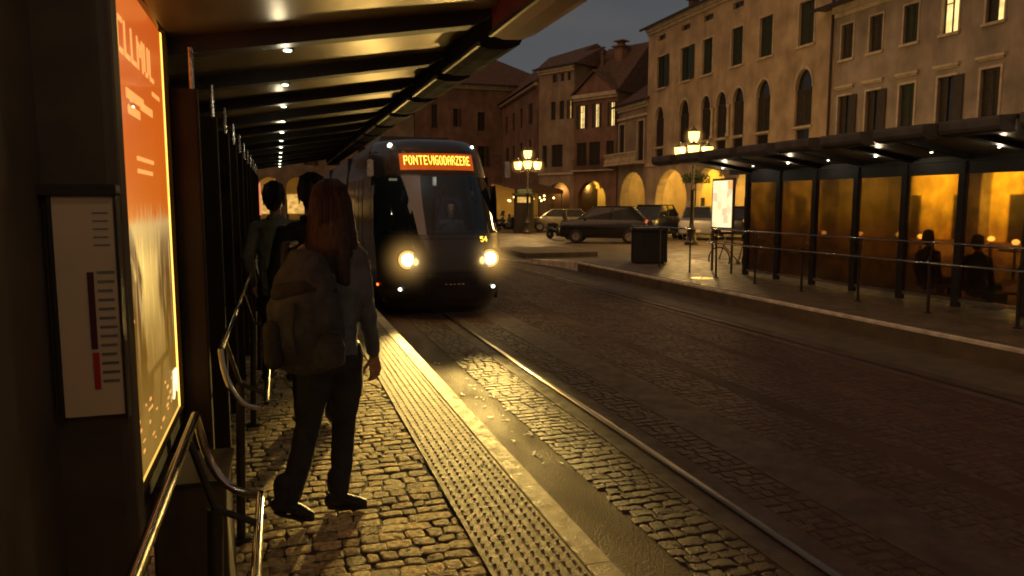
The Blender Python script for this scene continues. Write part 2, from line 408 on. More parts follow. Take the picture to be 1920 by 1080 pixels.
for nm, xc, lb in (('near', 2.66, 'steel tram guide rail under the oncoming tram, beside the near kerb'), ('far', 6.70, 'steel tram guide rail on the far track by the opposite platform')):
    m = MB()
    m.prism([(xc - .036, RZ - .03), (xc + .036, RZ - .03), (xc + .03, RZ + .012), (xc + .012, RZ + .018), (xc - .012, RZ + .018), (xc - .03, RZ + .012)], 'y', -6, 60)
    tag(m.build('guide_rail', 'railsteel' if nm == 'near' else 'railrust'), lb, 'rail')
    m = MB()

# ------------------------------------------------------------------ near shelter
def zc(x): return 2.406 + .16 * x
def shelter(name, label, flip=None, n0=-3, n1=12, post_x=-.44, post_top=2.17, bay=1.165, y_first=4.0, led='led'):
    """canopy of ribs and metal panels; local x grows toward the track"""
    F = (lambda x: x) if flip is None else (lambda x: flip - x)
    root = empty(name, (F(0), 0, 0), 0, label, 'tram shelter')
    def fx(mb): mb.v = [(F(v[0]) - F(0), v[1], v[2]) for v in mb.v]; return mb
    for k in range(n0, n1):
        y = y_first + bay * k
        # rib
        m = MB(); xs = (-.60, 1.12)
        m.prism([(xs[0], zc(xs[0])), (xs[1] - .12, zc(xs[1] - .12)), (xs[1], zc(xs[1]) + .05), (xs[1], zc(xs[1]) + .095), (xs[0], zc(xs[0]) + .095)], 'y', y - .115, y)
        fx(m).build('rib', 'darkmetal', root)
        # ceiling panel, slightly sagging
        m = MB(); n = 8; vs = []; fs = []
        tw = random.uniform(-.004, .004)
        for i in range(n + 1):
            x = -.60 + (1.72) * i / n
            for j in range(5):
                t = j / 4; yy = y + .004 + (bay - .123) * t
                vs.append((x, yy, zc(x) + .075 - .010 * math.sin(PI * t) + tw * (t - .5)))
        for i in range(n):
            for j in range(4): a = i * 5 + j; fs.append((a, a + 1, a + 6, a + 5))
        m.add(vs, fs); fx(m).build('ceiling_panel', 'ceil', root, smooth=True)
        # fascia box, curved profile, gap at each rib
        pr = [(1.10, 2.515), (1.16, 2.50), (1.26, 2.505), (1.335, 2.535), (1.36, 2.58), (1.362, 2.66), (1.35, 2.70), (1.10, 2.72)]
        m = MB(); m.prism(pr, 'y', y + .13, y + bay - .13); fx(m).build('fascia', 'fasciared' if (k < 0 and flip is None) else ('fascia' if flip is None else 'fasciafar'), root)
        m = MB(); m.box(1.085, 1.103, y + .12, y + bay - .12, 2.512, 2.535); fx(m).build('gutter_lip', 'lip', root)
        # downlight under the rib
        m = MB(); m.lathe([(.034, 0), (.036, .012), (.036, .03)], 12, (.075, y + .05, zc(.075) - .002)); b = fx(m).build('downlight', 'darkmetal', root)
        m = MB(); m.lathe([(.009, -.005), (.019, -.003), (.020, .004)], 12, (.075, y + .05, zc(.075) - .004)); fx(m).build('lamp_lens', led, b)
    m = MB(); y0, y1 = y_first + bay * n0 - .1, y_first + bay * n1
    m.prism([(-.75, zc(-.6) + .10), (1.09, zc(1.09) + .10), (1.09, zc(1.09) + .14), (-.75, zc(-.6) + .16)], 'y', y0, y1)
    fx(m).build('roof', 'darkmetal', root)
    m = MB(); m.prism([(.93, zc(.93) - .0), (1.0, zc(1.0) - .0), (1.0, zc(1.0) + .05), (.93, zc(.93) + .05)], 'y', y0, y0 + .1); fx(m).build('end_plate', 'darkmetal', root)
    return root, F, fx

sh, F1_, fx1 = shelter('tram_shelter', 'dark metal tram shelter with glowing ribbed canopy above the people waiting, at left')
# posts and glass of the near shelter
for k in range(0, 11):
    y = 3.79 + 1.165 * k
    m = MB(); m.rbox(-.60, -.335, y, y + .07, 0, 2.17, .012, 'z'); m.build('post', 'postmat', sh)
    m = MB(); m.rbox(-.372, -.348, y + .02, y + .044, 2.168, zc(-.35) + .01, .008, 'z'); m.build('roof_bracket', 'steel', sh)
    if k not in (-2, -1):
        m = MB(); m.box(-.475, -.465, y + .075, y + 1.16, .25, 2.12); m.build('glass_panel', 'darkglass', sh)
m = MB(); m.box(-.64, -.61, -1, 17.5, .05, 2.45); m.build('back_panel', 'black', sh)

# far shelter
fs_, F2_, fx2 = shelter('tram_shelter', 'dark glazed tram shelter with ribbed canopy on the opposite platform', flip=9.66, n0=-3, n1=11, led='ledfar', y_first=3.45, bay=1.13)
fs_.location = (9.66, 0, 0)
gl = glass('filmglass', (1, 1, 1), .2, .2, blur=.19)
def zfade(m, lo, hi, z0, z1):
    nt = m.node_tree; N = nt.nodes; L = nt.links; t = [x for x in N if x.type == 'BSDF_REFRACTION'][0]
    src = t.inputs['Color'].links[0].from_socket
    tc = N.new('ShaderNodeTexCoord'); sp = N.new('ShaderNodeSeparateXYZ'); L.new(tc.outputs['Object'], sp.inputs[0])
    n = N.new('ShaderNodeTexNoise'); n.inputs['Scale'].default_value = 4; n.inputs['Detail'].default_value = 6; L.new(tc.outputs['Object'], n.inputs['Vector'])
    ad = N.new('ShaderNodeMath'); ad.operation = 'MULTIPLY_ADD'; ad.inputs[1].default_value = .5; L.new(n.outputs['Fac'], ad.inputs[0]); L.new(sp.outputs['Z'], ad.inputs[2])
    mr = N.new('ShaderNodeMapRange'); mr.interpolation_type = 'SMOOTHSTEP'; mr.inputs['From Min'].default_value = z0 + .25; mr.inputs['From Max'].default_value = z1 + .25; L.new(ad.outputs[0], mr.inputs['Value'])
    mx = N.new('ShaderNodeMix'); mx.data_type = 'RGBA'; mx.inputs['A'].default_value = (*lo, 1); mx.inputs['B'].default_value = (*hi, 1); L.new(mr.outputs[0], mx.inputs['Factor'])
    m2 = N.new('ShaderNodeMix'); m2.data_type = 'RGBA'; m2.blend_type = 'MULTIPLY'; m2.inputs['Factor'].default_value = 1; L.new(src, m2.inputs['A']); L.new(mx.outputs['Result'], m2.inputs['B']); L.new(m2.outputs['Result'], t.inputs['Color'])
glow = glass('filmglass_low', (.95, .72, .46), .45, .28, blur=.26)
zfade(gl, (.60, .42, .27), (.80, .68, .36), .95, 1.55)
for k in range(-3, 11):
    y = 8.034 - 1.3 + 1.135 * (k) - .0
    yk = 8.05 + 1.13 * (k - 1)
    if yk > 15.3: continue
    m = MB(); m.rbox(10.24 - 9.66, 10.34 - 9.66, yk - .06, yk + .06, 0, 2.34, .012, 'z'); m.build('post', 'darkmetal', fs_)
    if yk < 14.5:
        m = MB(); m.box(10.285 - 9.66, 10.293 - 9.66, yk + .07, yk + 1.06, .14, 2.12); g = m.build('glass_panel', gl, fs_)
        m = MB(); m.box(10.27 - 9.66, 10.31 - 9.66, yk + .06, yk + 1.07, 2.10, 2.31)
        m.build('glass_frame', 'darkmetal', fs_)
        m = MB(); m.box(10.26 - 9.66, 10.32 - 9.66, yk + .06, yk + 1.07, .085, .14); m.build('bottom_rail', 'steel', fs_)
m = MB(); m.box(10.22 - 9.66, 10.36 - 9.66, -.5, 15.5, 2.30, 2.42); m.build('top_beam', 'darkmetal', fs_)

# ------------------------------------------------------------------ leaning racks
def arc(p0, p1, p2, n=8):
    p0, p1, p2 = map(Vector, (p0, p1, p2)); return [((1 - t) ** 2 * p0 + 2 * t * (1 - t) * p1 + t * t * p2) for t in [i / n for i in range(n + 1)]]
def rack(y0, y1, xb, zb, xf, zf, label, grp, feet=True, mirror=False, cat='leaning rail'):
    root = empty('leaning_rail', (xb, y0, 0), 0, label, cat, grp)
    def lp(x, y, z): return Vector((x - xb, y - y0, z))
    pts = [lp(xb, y0 + .1, zb), lp(xb, y1 - .02, zb)]
    mid = (xb * .75 + xf * .25)
    pts = [lp(xb, y0 + .02, zb), lp(xb, y1 - .04, zb)] + arc(lp(xb, y1, zb), lp(xb + (xf - xb) * .1, y1 + .03, zf - .01), lp(xf, y1 - .02, zf))[1:] + \
          [lp(xf, y1 - .08, zf), lp(xf, y0 + .08, zf)] + arc(lp(xf, y0 + .02, zf), lp(xb + (xf - xb) * .1, y0 - .03, zf - .01), lp(xb, y0 + .0, zb))[1:]
    MB().tube(pts, .0135, 12, closed=True).build('rail_loop', 'chrome', root, smooth=True)
    n = max(2, int((y1 - y0) / 1.5) + 1)
    for i in range(n):
        y = y0 + .25 + (y1 - y0 - .5) * i / (n - 1)
        MB().tube([lp(xb, y, zb), lp(xb + (xf - xb) * .35, y, zf + .06), lp(xf, y, zf)], .011, 8).build('cross_bar', 'darkmetal', root, smooth=True)
        if feet:
            s = MB(); s.tube([lp(xb + (xf - xb) * .35, y, zf + .06), lp(xb + (xf - xb) * .2, y, .01)], .022, 10); s.lathe([(.06, 0), (.06, .008), (.05, .012)], 14, lp(xb + (xf - xb) * .2, y, 0)); s.build('support_post', 'darkmetal', root, smooth=True)
    return root
rack(3.51, 8.0, -.262, 1.0, -.083, .72, 'chrome tube leaning rail beside the woman with the backpack', 'chrome leaning rails under the near shelter')
rack(-1.0, 2.46, -.262, 1.0, -.083, .72, 'closest chrome tube leaning rail, under the glowing orange poster', 'chrome leaning rails under the near shelter')
rack(9.0, 13.4, -.262, 1.0, -.083, .72, 'chrome tube leaning rail beyond the person in the pale shirt', 'chrome leaning rails under the near shelter')
rack(4.2, 14.7, 9.30, 1.06, 9.16, .765, 'long steel leaning rail before the amber glass panes of the opposite shelter', None)
# far end barrier rail
o = empty('barrier_rail', (9.3, 15.6, 0), 0, 'plain single steel barrier rail ending at the dark bin on the opposite platform', 'railing')
MB().tube([(0, 0, 1.03), (0, 3.1, 1.03)], .02, 10).build('top_rail', 'steel', o, smooth=True)
for y in (.02, 1.5, 3.05): MB().tube([(0, y, 0), (0, y, 1.03)], .022, 10).build('post', 'darkmetal', o, smooth=True)

# ------------------------------------------------------------------ poster light box
def poster_mat():
    m, nt, b = _new('poster'); N = nt.nodes; L = nt.links
    tc = N.new('ShaderNodeTexCoord'); sp = N.new('ShaderNodeSeparateXYZ'); L.new(tc.outputs['Object'], sp.inputs[0])
    cr = N.new('ShaderNodeValToRGB'); mr = N.new('ShaderNodeMapRange'); mr.inputs['From Min'].default_value = .70; mr.inputs['From Max'].default_value = 2.40
    # ragged edge
    mp = N.new('ShaderNodeMapping'); mp.inputs['Scale'].default_value = (1, 22, 1.6); L.new(tc.outputs['Object'], mp.inputs[0])
    n = N.new('ShaderNodeTexNoise'); n.inputs['Scale'].default_value = 1.6; n.inputs['Detail'].default_value = 5; L.new(mp.outputs[0], n.inputs['Vector'])
    ma = N.new('ShaderNodeMath'); ma.operation = 'MULTIPLY_ADD'; ma.inputs[1].default_value = .12; L.new(n.outputs['Fac'], ma.inputs[0]); L.new(sp.outputs['Z'], ma.inputs[2])
    L.new(ma.outputs[0], mr.inputs['Value']); L.new(mr.outputs[0], cr.inputs['Fac'])
    e = cr.color_ramp.elements
    e[0].position = 0; e[0].color = (.36, .20, .035, 1); e[1].position = 1; e[1].color = (.80, .125, .012, 1)
    for p, c in ((.28, (.22, .105, .012, 1)), (.42, (.20, .10, .02, 1)), (.50, (.36, .21, .07, 1)), (.545, (.80, .52, .19, 1)), (.565, (.84, .17, .01, 1)), (.75, (.86, .15, .01, 1))):
        x = e.new(p); x.color = c
    # streaks of light figures low down
    mp2 = N.new('ShaderNodeMapping'); mp2.inputs['Scale'].default_value = (1, 16, 2.4); L.new(tc.outputs['Object'], mp2.inputs[0])
    n2 = N.new('ShaderNodeTexNoise'); n2.inputs['Scale'].default_value = 1.4; n2.inputs['Detail'].default_value = 6; L.new(mp2.outputs[0], n2.inputs['Vector'])
    st = N.new('ShaderNodeMapRange'); st.inputs['From Min'].default_value = .50; st.inputs['From Max'].default_value = .66; L.new(n2.outputs['Fac'], st.inputs['Value'])
    hz = N.new('ShaderNodeMapRange'); hz.inputs['From Min'].default_value = .95; hz.inputs['From Max'].default_value = 1.35; L.new(sp.outputs['Z'], hz.inputs['Value'])
    hz2 = N.new('ShaderNodeMapRange'); hz2.inputs['From Min'].default_value = 1.66; hz2.inputs['From Max'].default_value = 1.60; L.new(sp.outputs['Z'], hz2.inputs['Value'])
    q = N.new('ShaderNodeMath'); q.operation = 'MULTIPLY'; L.new(st.outputs[0], q.inputs[0]); L.new(hz.outputs[0], q.inputs[1])
    q2 = N.new('ShaderNodeMath'); q2.operation = 'MULTIPLY'; L.new(q.outputs[0], q2.inputs[0]); L.new(hz2.outputs[0], q2.inputs[1])
    mx = N.new('ShaderNodeMix'); mx.data_type = 'RGBA'; L.new(q2.outputs[0], mx.inputs['Factor']); L.new(cr.outputs[0], mx.inputs['A']); mx.inputs['B'].default_value = (.85, .50, .17, 1)
    L.new(mx.outputs['Result'], b.inputs['Emission Color']); b.inputs['Emission Strength'].default_value = .86
    b.inputs['Base Color'].default_value = (.15, .06, .02, 1); b.inputs['Roughness'].default_value = .3
    b.inputs['Specular IOR Level'].default_value = .3; b.inputs['Coat Weight'].default_value = .35; b.inputs['Coat Roughness'].default_value = .03
    return m
px = -.47
o = empty('advertising_panel', (px, 2.5, 0), 0, 'glowing orange poster in a tall light box under the near shelter', 'light box')
Y0, Y1, Z0, Z1 = 2.54, 3.74, .70, 2.40
m = MB()
m.v = []
def pb(m, y0, y1, z0, z1, x0, x1): return m.box(x0 - px, x1 - px, y0 - 2.5, y1 - 2.5, z0, z1)
pb(m, Y0 - .05, Y0, Z0 - .05, Z1 + .06, px - .09, px + .02); pb(m, Y1, Y1 + .045, Z0 - .05, Z1 + .06, px - .09, px + .02)
pb(m, Y0, Y1, Z1, Z1 + .06, px - .09, px + .02); pb(m, Y0, Y1, Z0 - .05, Z0, px - .09, px + .02); pb(m, Y0, Y1, Z0, Z1, px - .09, px - .06)
fr = m.build('frame', 'fascia', o)
pb(MB(), Y0 + .002, Y1 - .035, Z0 + .012, Z1 - .006, px - .02, px).build('poster', poster_mat(), o)
M['tube'] = em('tube', (1, .48, .075), 3.6, var=.2, vscale=2)
pb(MB(), Y1 - .033, Y1 - .002, Z0 + .002, Z1 - .004, px - .02, px + .002).build('light_tube', 'tube', o)
M['tubelow'] = em('tubelow', (1, .55, .10), 1.3)
pb(MB(), Y0 + .002, Y1 - .035, Z0 + .001, Z0 + .011, px - .02, px + .002).build('light_strip', 'tubelow', o)
# worn title lettering and small blocks of print
M['posttext'] = em('posttext', (1, .42, .10), 1.0)
M['postwhite'] = em('postwhite', (1, .82, .42), 2.2)
FONT = {'P': '1111 1001 1001 1111 1000 1000 1000', 'O': '0110 1001 1001 1001 1001 1001 0110', 'N': '10001 11001 10101 10101 10011 10001 10001', 'T': '11111 00100 00100 00100 00100 00100 00100',
        'E': '1111 1000 1000 1110 1000 1000 1111', 'V': '10001 10001 10001 10001 01010 01010 00100', 'I': '1 1 1 1 1 1 1', 'G': '0111 1000 1000 1011 1001 1001 0111',
        'D': '1110 1001 1001 1001 1001 1001 1110', 'A': '0110 1001 1001 1111 1001 1001 1001', 'R': '1110 1001 1001 1110 1010 1001 1001', 'Z': '1111 0001 0010 0100 0100 1000 1111',
        'S': '0111 1000 1000 0110 0001 0001 1110', 'C': '0111 1000 1000 1000 1000 1000 0111', 'L': '1000 1000 1000 1000 1000 1000 1111', 'M': '10001 11011 10101 10101 10001 10001 10001',
        'U': '1001 1001 1001 1001 1001 1001 0110', 'H': '1001 1001 1001 1111 1001 1001 1001', '5': '1111 1000 1110 0001 0001 1001 0110', '6': '0110 1000 1000 1110 1001 1001 0110', '4': '0010 0110 0110 1010 1111 0010 0010'}
def text_cells(t, gap=1):
    x = 0; cells = []
    for ch in t:
        if ch == ' ': x += 3; continue
        rows = FONT[ch].split(); w = len(rows[0])
        for r_, row in enumerate(rows):
            for c_, b_ in enumerate(row):
                if b_ == '1': cells.append((x + c_, 6 - r_))
        x += w + gap
    return cells, x - gap
cells, W = text_cells('SCLLMUL'); x_ = 0
for ch in 'SCLLMUL':
    m = MB(); cl, w_ = text_cells(ch)
    for cx, cy in cl:
        y = Y0 + .05 + (x_ + cx) / W * .86; z = 2.135 + cy * .017; pb(m, y, y + .0225, z, z + .0172, px, px + .002)
    m.build('letter', 'posttext', o); x_ += w_ + 1
m = MB()
for (ya, yb, za, zb, hgt) in ((.28, .62, 2.00, 2.00, .035), (.30, .52, 1.95, 1.95, .03), (.55, .80, 1.99, 1.99, .03), (.42, .80, 1.80, 1.80, .016), (.42, .76, 1.755, 1.755, .016), (.85, 1.05, 2.08, 2.08, .018), (.12, .18, 1.25, 1.25, .01)):
    y = ya
    while y < yb:
        w = random.uniform(.012, .035); pb(m, Y0 + y, Y0 + y + w, za, za + hgt, px, px + .0015); y += w + .007
    m.build('small_print', 'posttext', o); m = MB()
m = MB(); fpts = [(1.0, .785), (1.02, .80), (1.045, .90), (1.065, .90), (1.075, .84), (1.11, .90), (1.125, .895), (1.125, .80), (1.135, .79)]
m.tube([(px + .002 - px, Y0 + a - 2.5, z) for a, z in fpts], .0045, 6); m.build('logo', 'postwhite', o)
for k in range(26):
    m = MB(); a = random.uniform(.1, 1.0); z = .74 + random.random() * .22; pb(m, Y0 + a, Y0 + a + random.uniform(.01, .05), z, z + random.uniform(.004, .012), px, px + .0015); m.build('credit_line', 'posttext', o)

# timetable on a dark cabinet
o = empty('timetable_board', (-.70, 2.30, 0), 0, 'pale tram timetable board with red and dark bars, left of the glowing poster', 'timetable')
ox = -.70
m = MB(); m.box(-.582 - ox, -.432 - ox, .0, .03, 1.055, 1.668); bd = m.build('board', 'paper', o)
m = MB(); m.rbox(-.612 - ox, -.42 - ox, -.02, .05, 1.67, 1.70, .006, 'y'); m.box(-.592 - ox, -.584 - ox, -.005, .045, 1.04, 1.668); m.box(-.431 - ox, -.424 - ox, -.005, .045, 1.04, 1.668); m.build('frame', 'darkmetal', o)
m = MB(); m.box(-.506 - ox, -.490 - ox, -.003, 0, 1.245, 1.46); m.build('line_diagram', 'darkprint', o)
m = MB(); m.box(-.504 - ox, -.488 - ox, -.003, 0, 1.13, 1.235); m.build('line_diagram', 'redprint', o)
m = MB()
for k in range(13):
    z = 1.455 - k * .0255; m.box(-.482 - ox, (-.437 - random.random() * .008) - ox, -.002, 0, z, z + .0075)
m.build('stop_names', 'greyprint', o)
m = MB()
for k in range(5):
    z = 1.62 - k * .022; m.box(-.485 - ox, (-.455 + random.random() * .012) - ox, -.002, 0, z, z + .004)
m.build('heading_print', 'greyprint', o)
o = empty('ticket_machine', (-.92, 2.33, 0), 0, 'dark cabinet behind the pale timetable board at the left edge', 'cabinet')
m = MB(); m.rbox(-.30, .50, 0, .14, 0, 2.75, .03, 'z'); m.build('cabinet', 'black', o)
m = MB(); m.box(-.20, .28, -.012, 0, 1.75, 2.2); m.build('door_panel', 'darkmetal', o)
# dark electrical box near the leaning rail
o = empty('cable_box', (-.36, 3.05, 0), 0, 'low dark steel box on the cobbles under the poster', 'cabinet')
m = MB(); m.rbox(-.12, .14, -.15, .22, 0, .60, .015, 'z'); m.build('housing', 'black', o)
m = MB(); m.rbox(-.13, .15, -.16, .23, .60, .62, .015, 'z'); m.build('lid', 'darkmetal', o)

# ------------------------------------------------------------------ tram
TX = 2.66
LV = [(-.16, 12.05, .98), (-.02, 11.90, 1.03), (.15, 11.80, 1.07), (.45, 11.74, 1.09), (.75, 11.76, 1.10), (1.02, 11.88, 1.10), (1.13, 11.95, 1.10), (1.35, 12.10, 1.10), (1.6, 12.27, 1.095), (1.85, 12.44, 1.08), (2.10, 12.60, 1.06), (2.2, 12.66, 1.05), (2.5, 12.82, 1.01), (2.62, 12.90, .985), (2.70, 13.02, .95), (2.76, 13.25, .90), (2.79, 13.7, .84)]
def lev(z):
    for a, b in zip(LV, LV[1:]):
        if a[0] <= z <= b[0]:
            t = (z - a[0]) / (b[0] - a[0]); return a[1] + (b[1] - a[1]) * t, a[2] + (b[2] - a[2]) * t
    return LV[-1][1:]
def surf(x, z, off=0.):
    y0, w = lev(z); t = min(1, abs(x - TX) / w); return (x, y0 + .85 * t ** 3.4 + .12 * t * t - off, z)
tram = empty('tram', (TX, 12, RZ), 0, 'dark tram with lit headlights and orange destination sign coming along the near platform', 'tram')
def L_(mb): mb.v = [(v[0] - TX, v[1] - 12, v[2] - RZ) for v in mb.v]; return mb
TT = [math.copysign(1 - (1 - abs(t)) ** 1.5, t) for t in [i / 14 for i in range(-14, 15)]]
zs = [l[0] for l in LV]
def cap(cond, off=0.):
    m = MB(); idx = {}
    for i in range(len(zs) - 1):
        for j in range(len(TT) - 1):
            if not cond(.5 * (zs[i] + zs[i + 1]), .5 * (TT[j] + TT[j + 1])): continue
            q = []
            for a, b in ((i, j), (i, j + 1), (i + 1, j + 1), (i + 1, j)):
                if (a, b) not in idx:
                    y0, w = lev(zs[a]); idx[(a, b)] = len(m.v); m.v.append(surf(TX + w * TT[b] * .9999, zs[a], off))
                q.append(idx[(a, b)])
            m.f.append(tuple(q)); m.c.append((1, 1, 1))
    return m
isglass = lambda z, t: 1.13 < z < 2.10 and abs(t) < .93
L_(cap(lambda z, t: not isglass(z, t))).build('front_body', 'tramblue', tram, smooth=True)
L_(cap(isglass, .004)).build('windshield', 'windshield', tram, smooth=True)
# sides, roof for each module
def module(y0, y1, first=False):
    prof = [(-1.0, -.14), (-1.06, .1), (-1.095, .45), (-1.10, 1.1), (-1.09, 1.7), (-1.05, 2.2), (-1.0, 2.5), (-.95, 2.68), (-.84, 2.78), (0, 2.80), (.84, 2.78), (.95, 2.68), (1.0, 2.5), (1.05, 2.2), (1.09, 1.7), (1.10, 1.1), (1.095, .45), (1.06, .1), (1.0, -.14)]
    m = MB(); n = len(prof)
    def ya(z): 
        if not first: return y0
        yy_, w = lev(z); return yy_ + .96
    A = [(TX + x, ya(z), z) for x, z in prof]; B = [(TX + x, y1, z) for x, z in prof]
    if first: # match the cap edge
        A = [(TX + (lev(z)[1] * (1 if x > 0 else -1) if abs(x) > .9 else x), ya(z) if abs(x) > .8 else 13.75, z) for x, z in prof]
    m.add(A + B, [(i, i + 1, n + i + 1, n + i) for i in range(n - 1)] + ([tuple(range(n, 2 * n))] if 1 else []) + ([] if first else [tuple(range(n))]))
    return L_(m).build('carriage_body', 'tramblue', tram, smooth=True)
module(0, 18.0, True); module(18.5, 24.5); module(25.0, 31.0)
for a in (18.0, 24.5):
    m = MB()
    for k in range(6): m.box(TX - (.98 if k % 2 else 1.03), TX + (.98 if k % 2 else 1.03), a + k / 12 + .002, a + (k + 1) / 12, -.1, 2.68)
    L_(m).build('bellows', 'rubber', tram)
def sx(z):   # side half width at z
    P = [(-.14, 1.0), (.1, 1.06), (.45, 1.095), (1.1, 1.10), (1.7, 1.09), (2.2, 1.05), (2.5, 1.0)]
    for a, b in zip(P, P[1:]):
        if a[0] <= z <= b[0]: return a[1] + (b[1] - a[1]) * (z - a[0]) / (b[0] - a[0])
    return 1.0
def sidepanel(side, y0, y1, z0, z1, off, name, mat, parent=tram, n=4):
    m = MB(); V = []
    for i in range(n + 1):
        z = z0 + (z1 - z0) * i / n; x = TX + side * (sx(z) + off)
        V += [(x, y0, z), (x, y1, z)]
    m.add(V, [(2 * i, 2 * i + 1, 2 * i + 3, 2 * i + 2) for i in range(n)])
    return L_(m).build(name, mat, parent)
for s in (-1, 1):
    for (y0, y1) in ((13.45, 14.6), (16.25, 17.9), (18.6, 20.0), (21.6, 23.0), (23.1, 24.4), (25.1, 26.5), (28.0, 30.8)):
        sidepanel(s, y0, y1, .95, 2.12, .004, 'side_window', 'darkglass')
    for (y0, y1) in ((14.7, 16.1), (20.1, 21.5), (26.6, 27.9)):
        for a, b in ((y0, (y0 + y1) / 2 - .01), ((y0 + y1) / 2 + .01, y1)):
            d = sidepanel(s, a, b, -.05, 2.2, .004, 'door', 'trammaroon'); sidepanel(s, a + .08, b - .08, .3, 2.1, .008, 'door_glass', 'darkglass', d)
    sidepanel(s, 12.95, 13.35, 1.0, 1.95, .005, 'cab_window', 'darkglass')
for s, y, z in ((-1, 12.75, .27), (-1, 14.8, .21), (1, 13.2, .27)):
    m = MB(); x = TX + s * sx(z); m.rbox(x - .012, x + .012, y - .035, y + .035, z - .018, z + .018, .01, 'x'); L_(m).build('side_marker_lamp', 'redled', tram)
# headlights
HL = []
for s in (-1, 1):
    x = TX + s * .69; z = .735; p = surf(x, z)
    m = MB(); m.lathe([(.165, .07), (.17, -.01), (.15, -.03), (.125, -.012), (.12, .02)], 28, (x, p[1] - .01, z), 'y'); h = L_(m).build('headlight', 'black', tram, smooth=True)
    m = MB(); m.sphere((x, p[1] - .045, z), .095, 24, 12, (1, .3, 1)); L_(m).build('lens', 'head', h, smooth=True)
    m = MB(); m.lathe([(.15, -.034), (.10, -.036), (.08, -.034)], 28, (x, p[1] - .01, z), 'y'); L_(m).build('glow_ring', 'ringglow', h, smooth=True)  # self-glowing ring that widens the painted headlight glow
    m = MB(); m.sphere((0, 0, 0), .60, 24, 14); hz = m.build('glare_halo', 'headhalo', h, smooth=True); hz.location = (x - TX, p[1] - .1 - 12, z - RZ)  # glowing sphere that stands in for glare round the headlight
    HL.append((x, p[1] - .12, z))
    x = TX + s * .78; z = .24; p = surf(x, z); m = MB(); m.sphere((x, p[1] - .005, z), .035, 12, 8, (1.2, .35, .75)); L_(m).build('fog_lamp', 'drl', tram, smooth=True)
for x, rr in ((TX - .74, .040), (TX + .74, .026)):
    z = 2.645; p = surf(x, z); m = MB(); m.sphere((x, p[1] - .01, z), rr, 12, 8, (1, .5, 1)); L_(m).build('roof_marker_lamp', 'white_led', tram, smooth=True)
# destination sign
def follow(x0, x1, z0, z1, off, name, mat, parent, n=14, nz=3):
    m = MB(); V = []
    for i in range(n + 1):
        for j in range(nz + 1): V.append(surf(x0 + (x1 - x0) * i / n, z0 + (z1 - z0) * j / nz, off))
    m.add(V, [(i * (nz + 1) + j, (i + 1) * (nz + 1) + j, (i + 1) * (nz + 1) + j + 1, i * (nz + 1) + j + 1) for i in range(n) for j in range(nz)])
    return L_(m).build(name, mat, parent, smooth=True)
follow(TX - .86, TX + .86, 2.13, 2.56, .006, 'sign_glass', 'black', tram)
sg = follow(TX - .64, TX + .655, 2.205, 2.49, .012, 'destination_sign', 'signglow', tram)
cells, W = text_cells('PONTEVIGODARZERE'); m = MB()
X0, X1, ZA, ZB = TX - .575, TX + .585, 2.292, 2.452
dx = (X1 - X0) / W; dz = (ZB - ZA) / 7
for cx, cy in cells:
    a, b = X0 + cx * dx, X0 + (cx + .88) * dx; c, d = ZA + cy * dz, ZA + (cy + .95) * dz
    m.add([surf(a, c, .016), surf(b, c, .016), surf(b, d, .016), surf(a, d, .016)], [(0, 1, 2, 3)])
L_(m).build('sign_text', 'ledsign', sg)
nb = follow(TX + .52, TX + .70, .99, 1.10, .008, 'fleet_number', 'black', tram, 4, 2)
cells, W = text_cells('54'); m = MB()
for cx, cy in cells:
    a, b = TX + .535 + cx * .0165, TX + .535 + (cx + .95) * .0165; c = 1.005 + cy * .0125
    m.add([surf(a, c, .012), surf(b, c, .012), surf(b, c + .0122, .012), surf(a, c + .0122, .012)], [(0, 1, 2, 3)])
L_(m).build('number_text', 'ledsign', nb)
# wiper, bumper badge, mirrors, interior
m = MB(); m.tube([surf(TX - .3, 1.10, .02), surf(TX - .15, 1.5, .03), surf(TX + .05, 1.95, .03)], .012, 6); m.tube([surf(TX - .25, 1.4, .03), surf(TX - .02, 1.9, .03)], .008, 6); L_(m).build('wiper', 'black', tram)
follow(TX - .45, TX + .45, .36, .43, .008, 'grille', 'tramgrey', tram)
for z_ in (.05, .52, 1.06):
    follow(TX - .98, TX + .98, z_, z_ + .008, .003, 'panel_gap', 'rubber', tram, 24, 1)
for x_ in (-.42, .42): follow(TX + x_ - .004, TX + x_ + .004, .055, .52, .003, 'panel_gap', 'rubber', tram, 1, 8)
m = MB()
for k in range(5):
    x = TX - .1 + k * .07; p = surf(x, .335, .012); m.sphere(p, .014, 8, 5, (1.5, .3, .8))
L_(m).build('badge', 'steel', tram)
for s in (-1, 1):
    m = MB(); m.tube([(TX + s * 1.02, 12.95, 2.5), (TX + s * 1.16, 12.75, 2.48), (TX + s * 1.18, 12.62, 2.36)], .016, 8); a = L_(m).build('mirror_arm', 'black', tram, smooth=True)
    m = MB(); m.rbox(TX + s * 1.18 - .05, TX + s * 1.18 + .05, 12.56, 12.62, 2.08, 2.36, .03, 'y'); L_(m).build('mirror', 'steel', a, smooth=True)
m = MB(); m.rbox(TX - .9, TX + .9, 12.75, 13.0, .5, 1.16, .05, 'x'); L_(m).build('dashboard', 'rubber', tram)
m = MB(); m.box(TX - 1.0, TX + .12, 14.15, 14.18, .1, 2.6); m.box(TX + .12, TX + 1.0, 14.15, 14.18, .1, 2.6); L_(m).build('cab_partition', 'tramgrey', tram)
m = MB(); m.box(TX - .03, TX + .03, 13.1, 13.13, 1.95, 2.10); m.box(TX - .80, TX - .66, 13.1, 13.13, 2.03, 2.07); L_(m).build('cab_lamp', em('cablamp', (1, .8, .45), .35), tram)
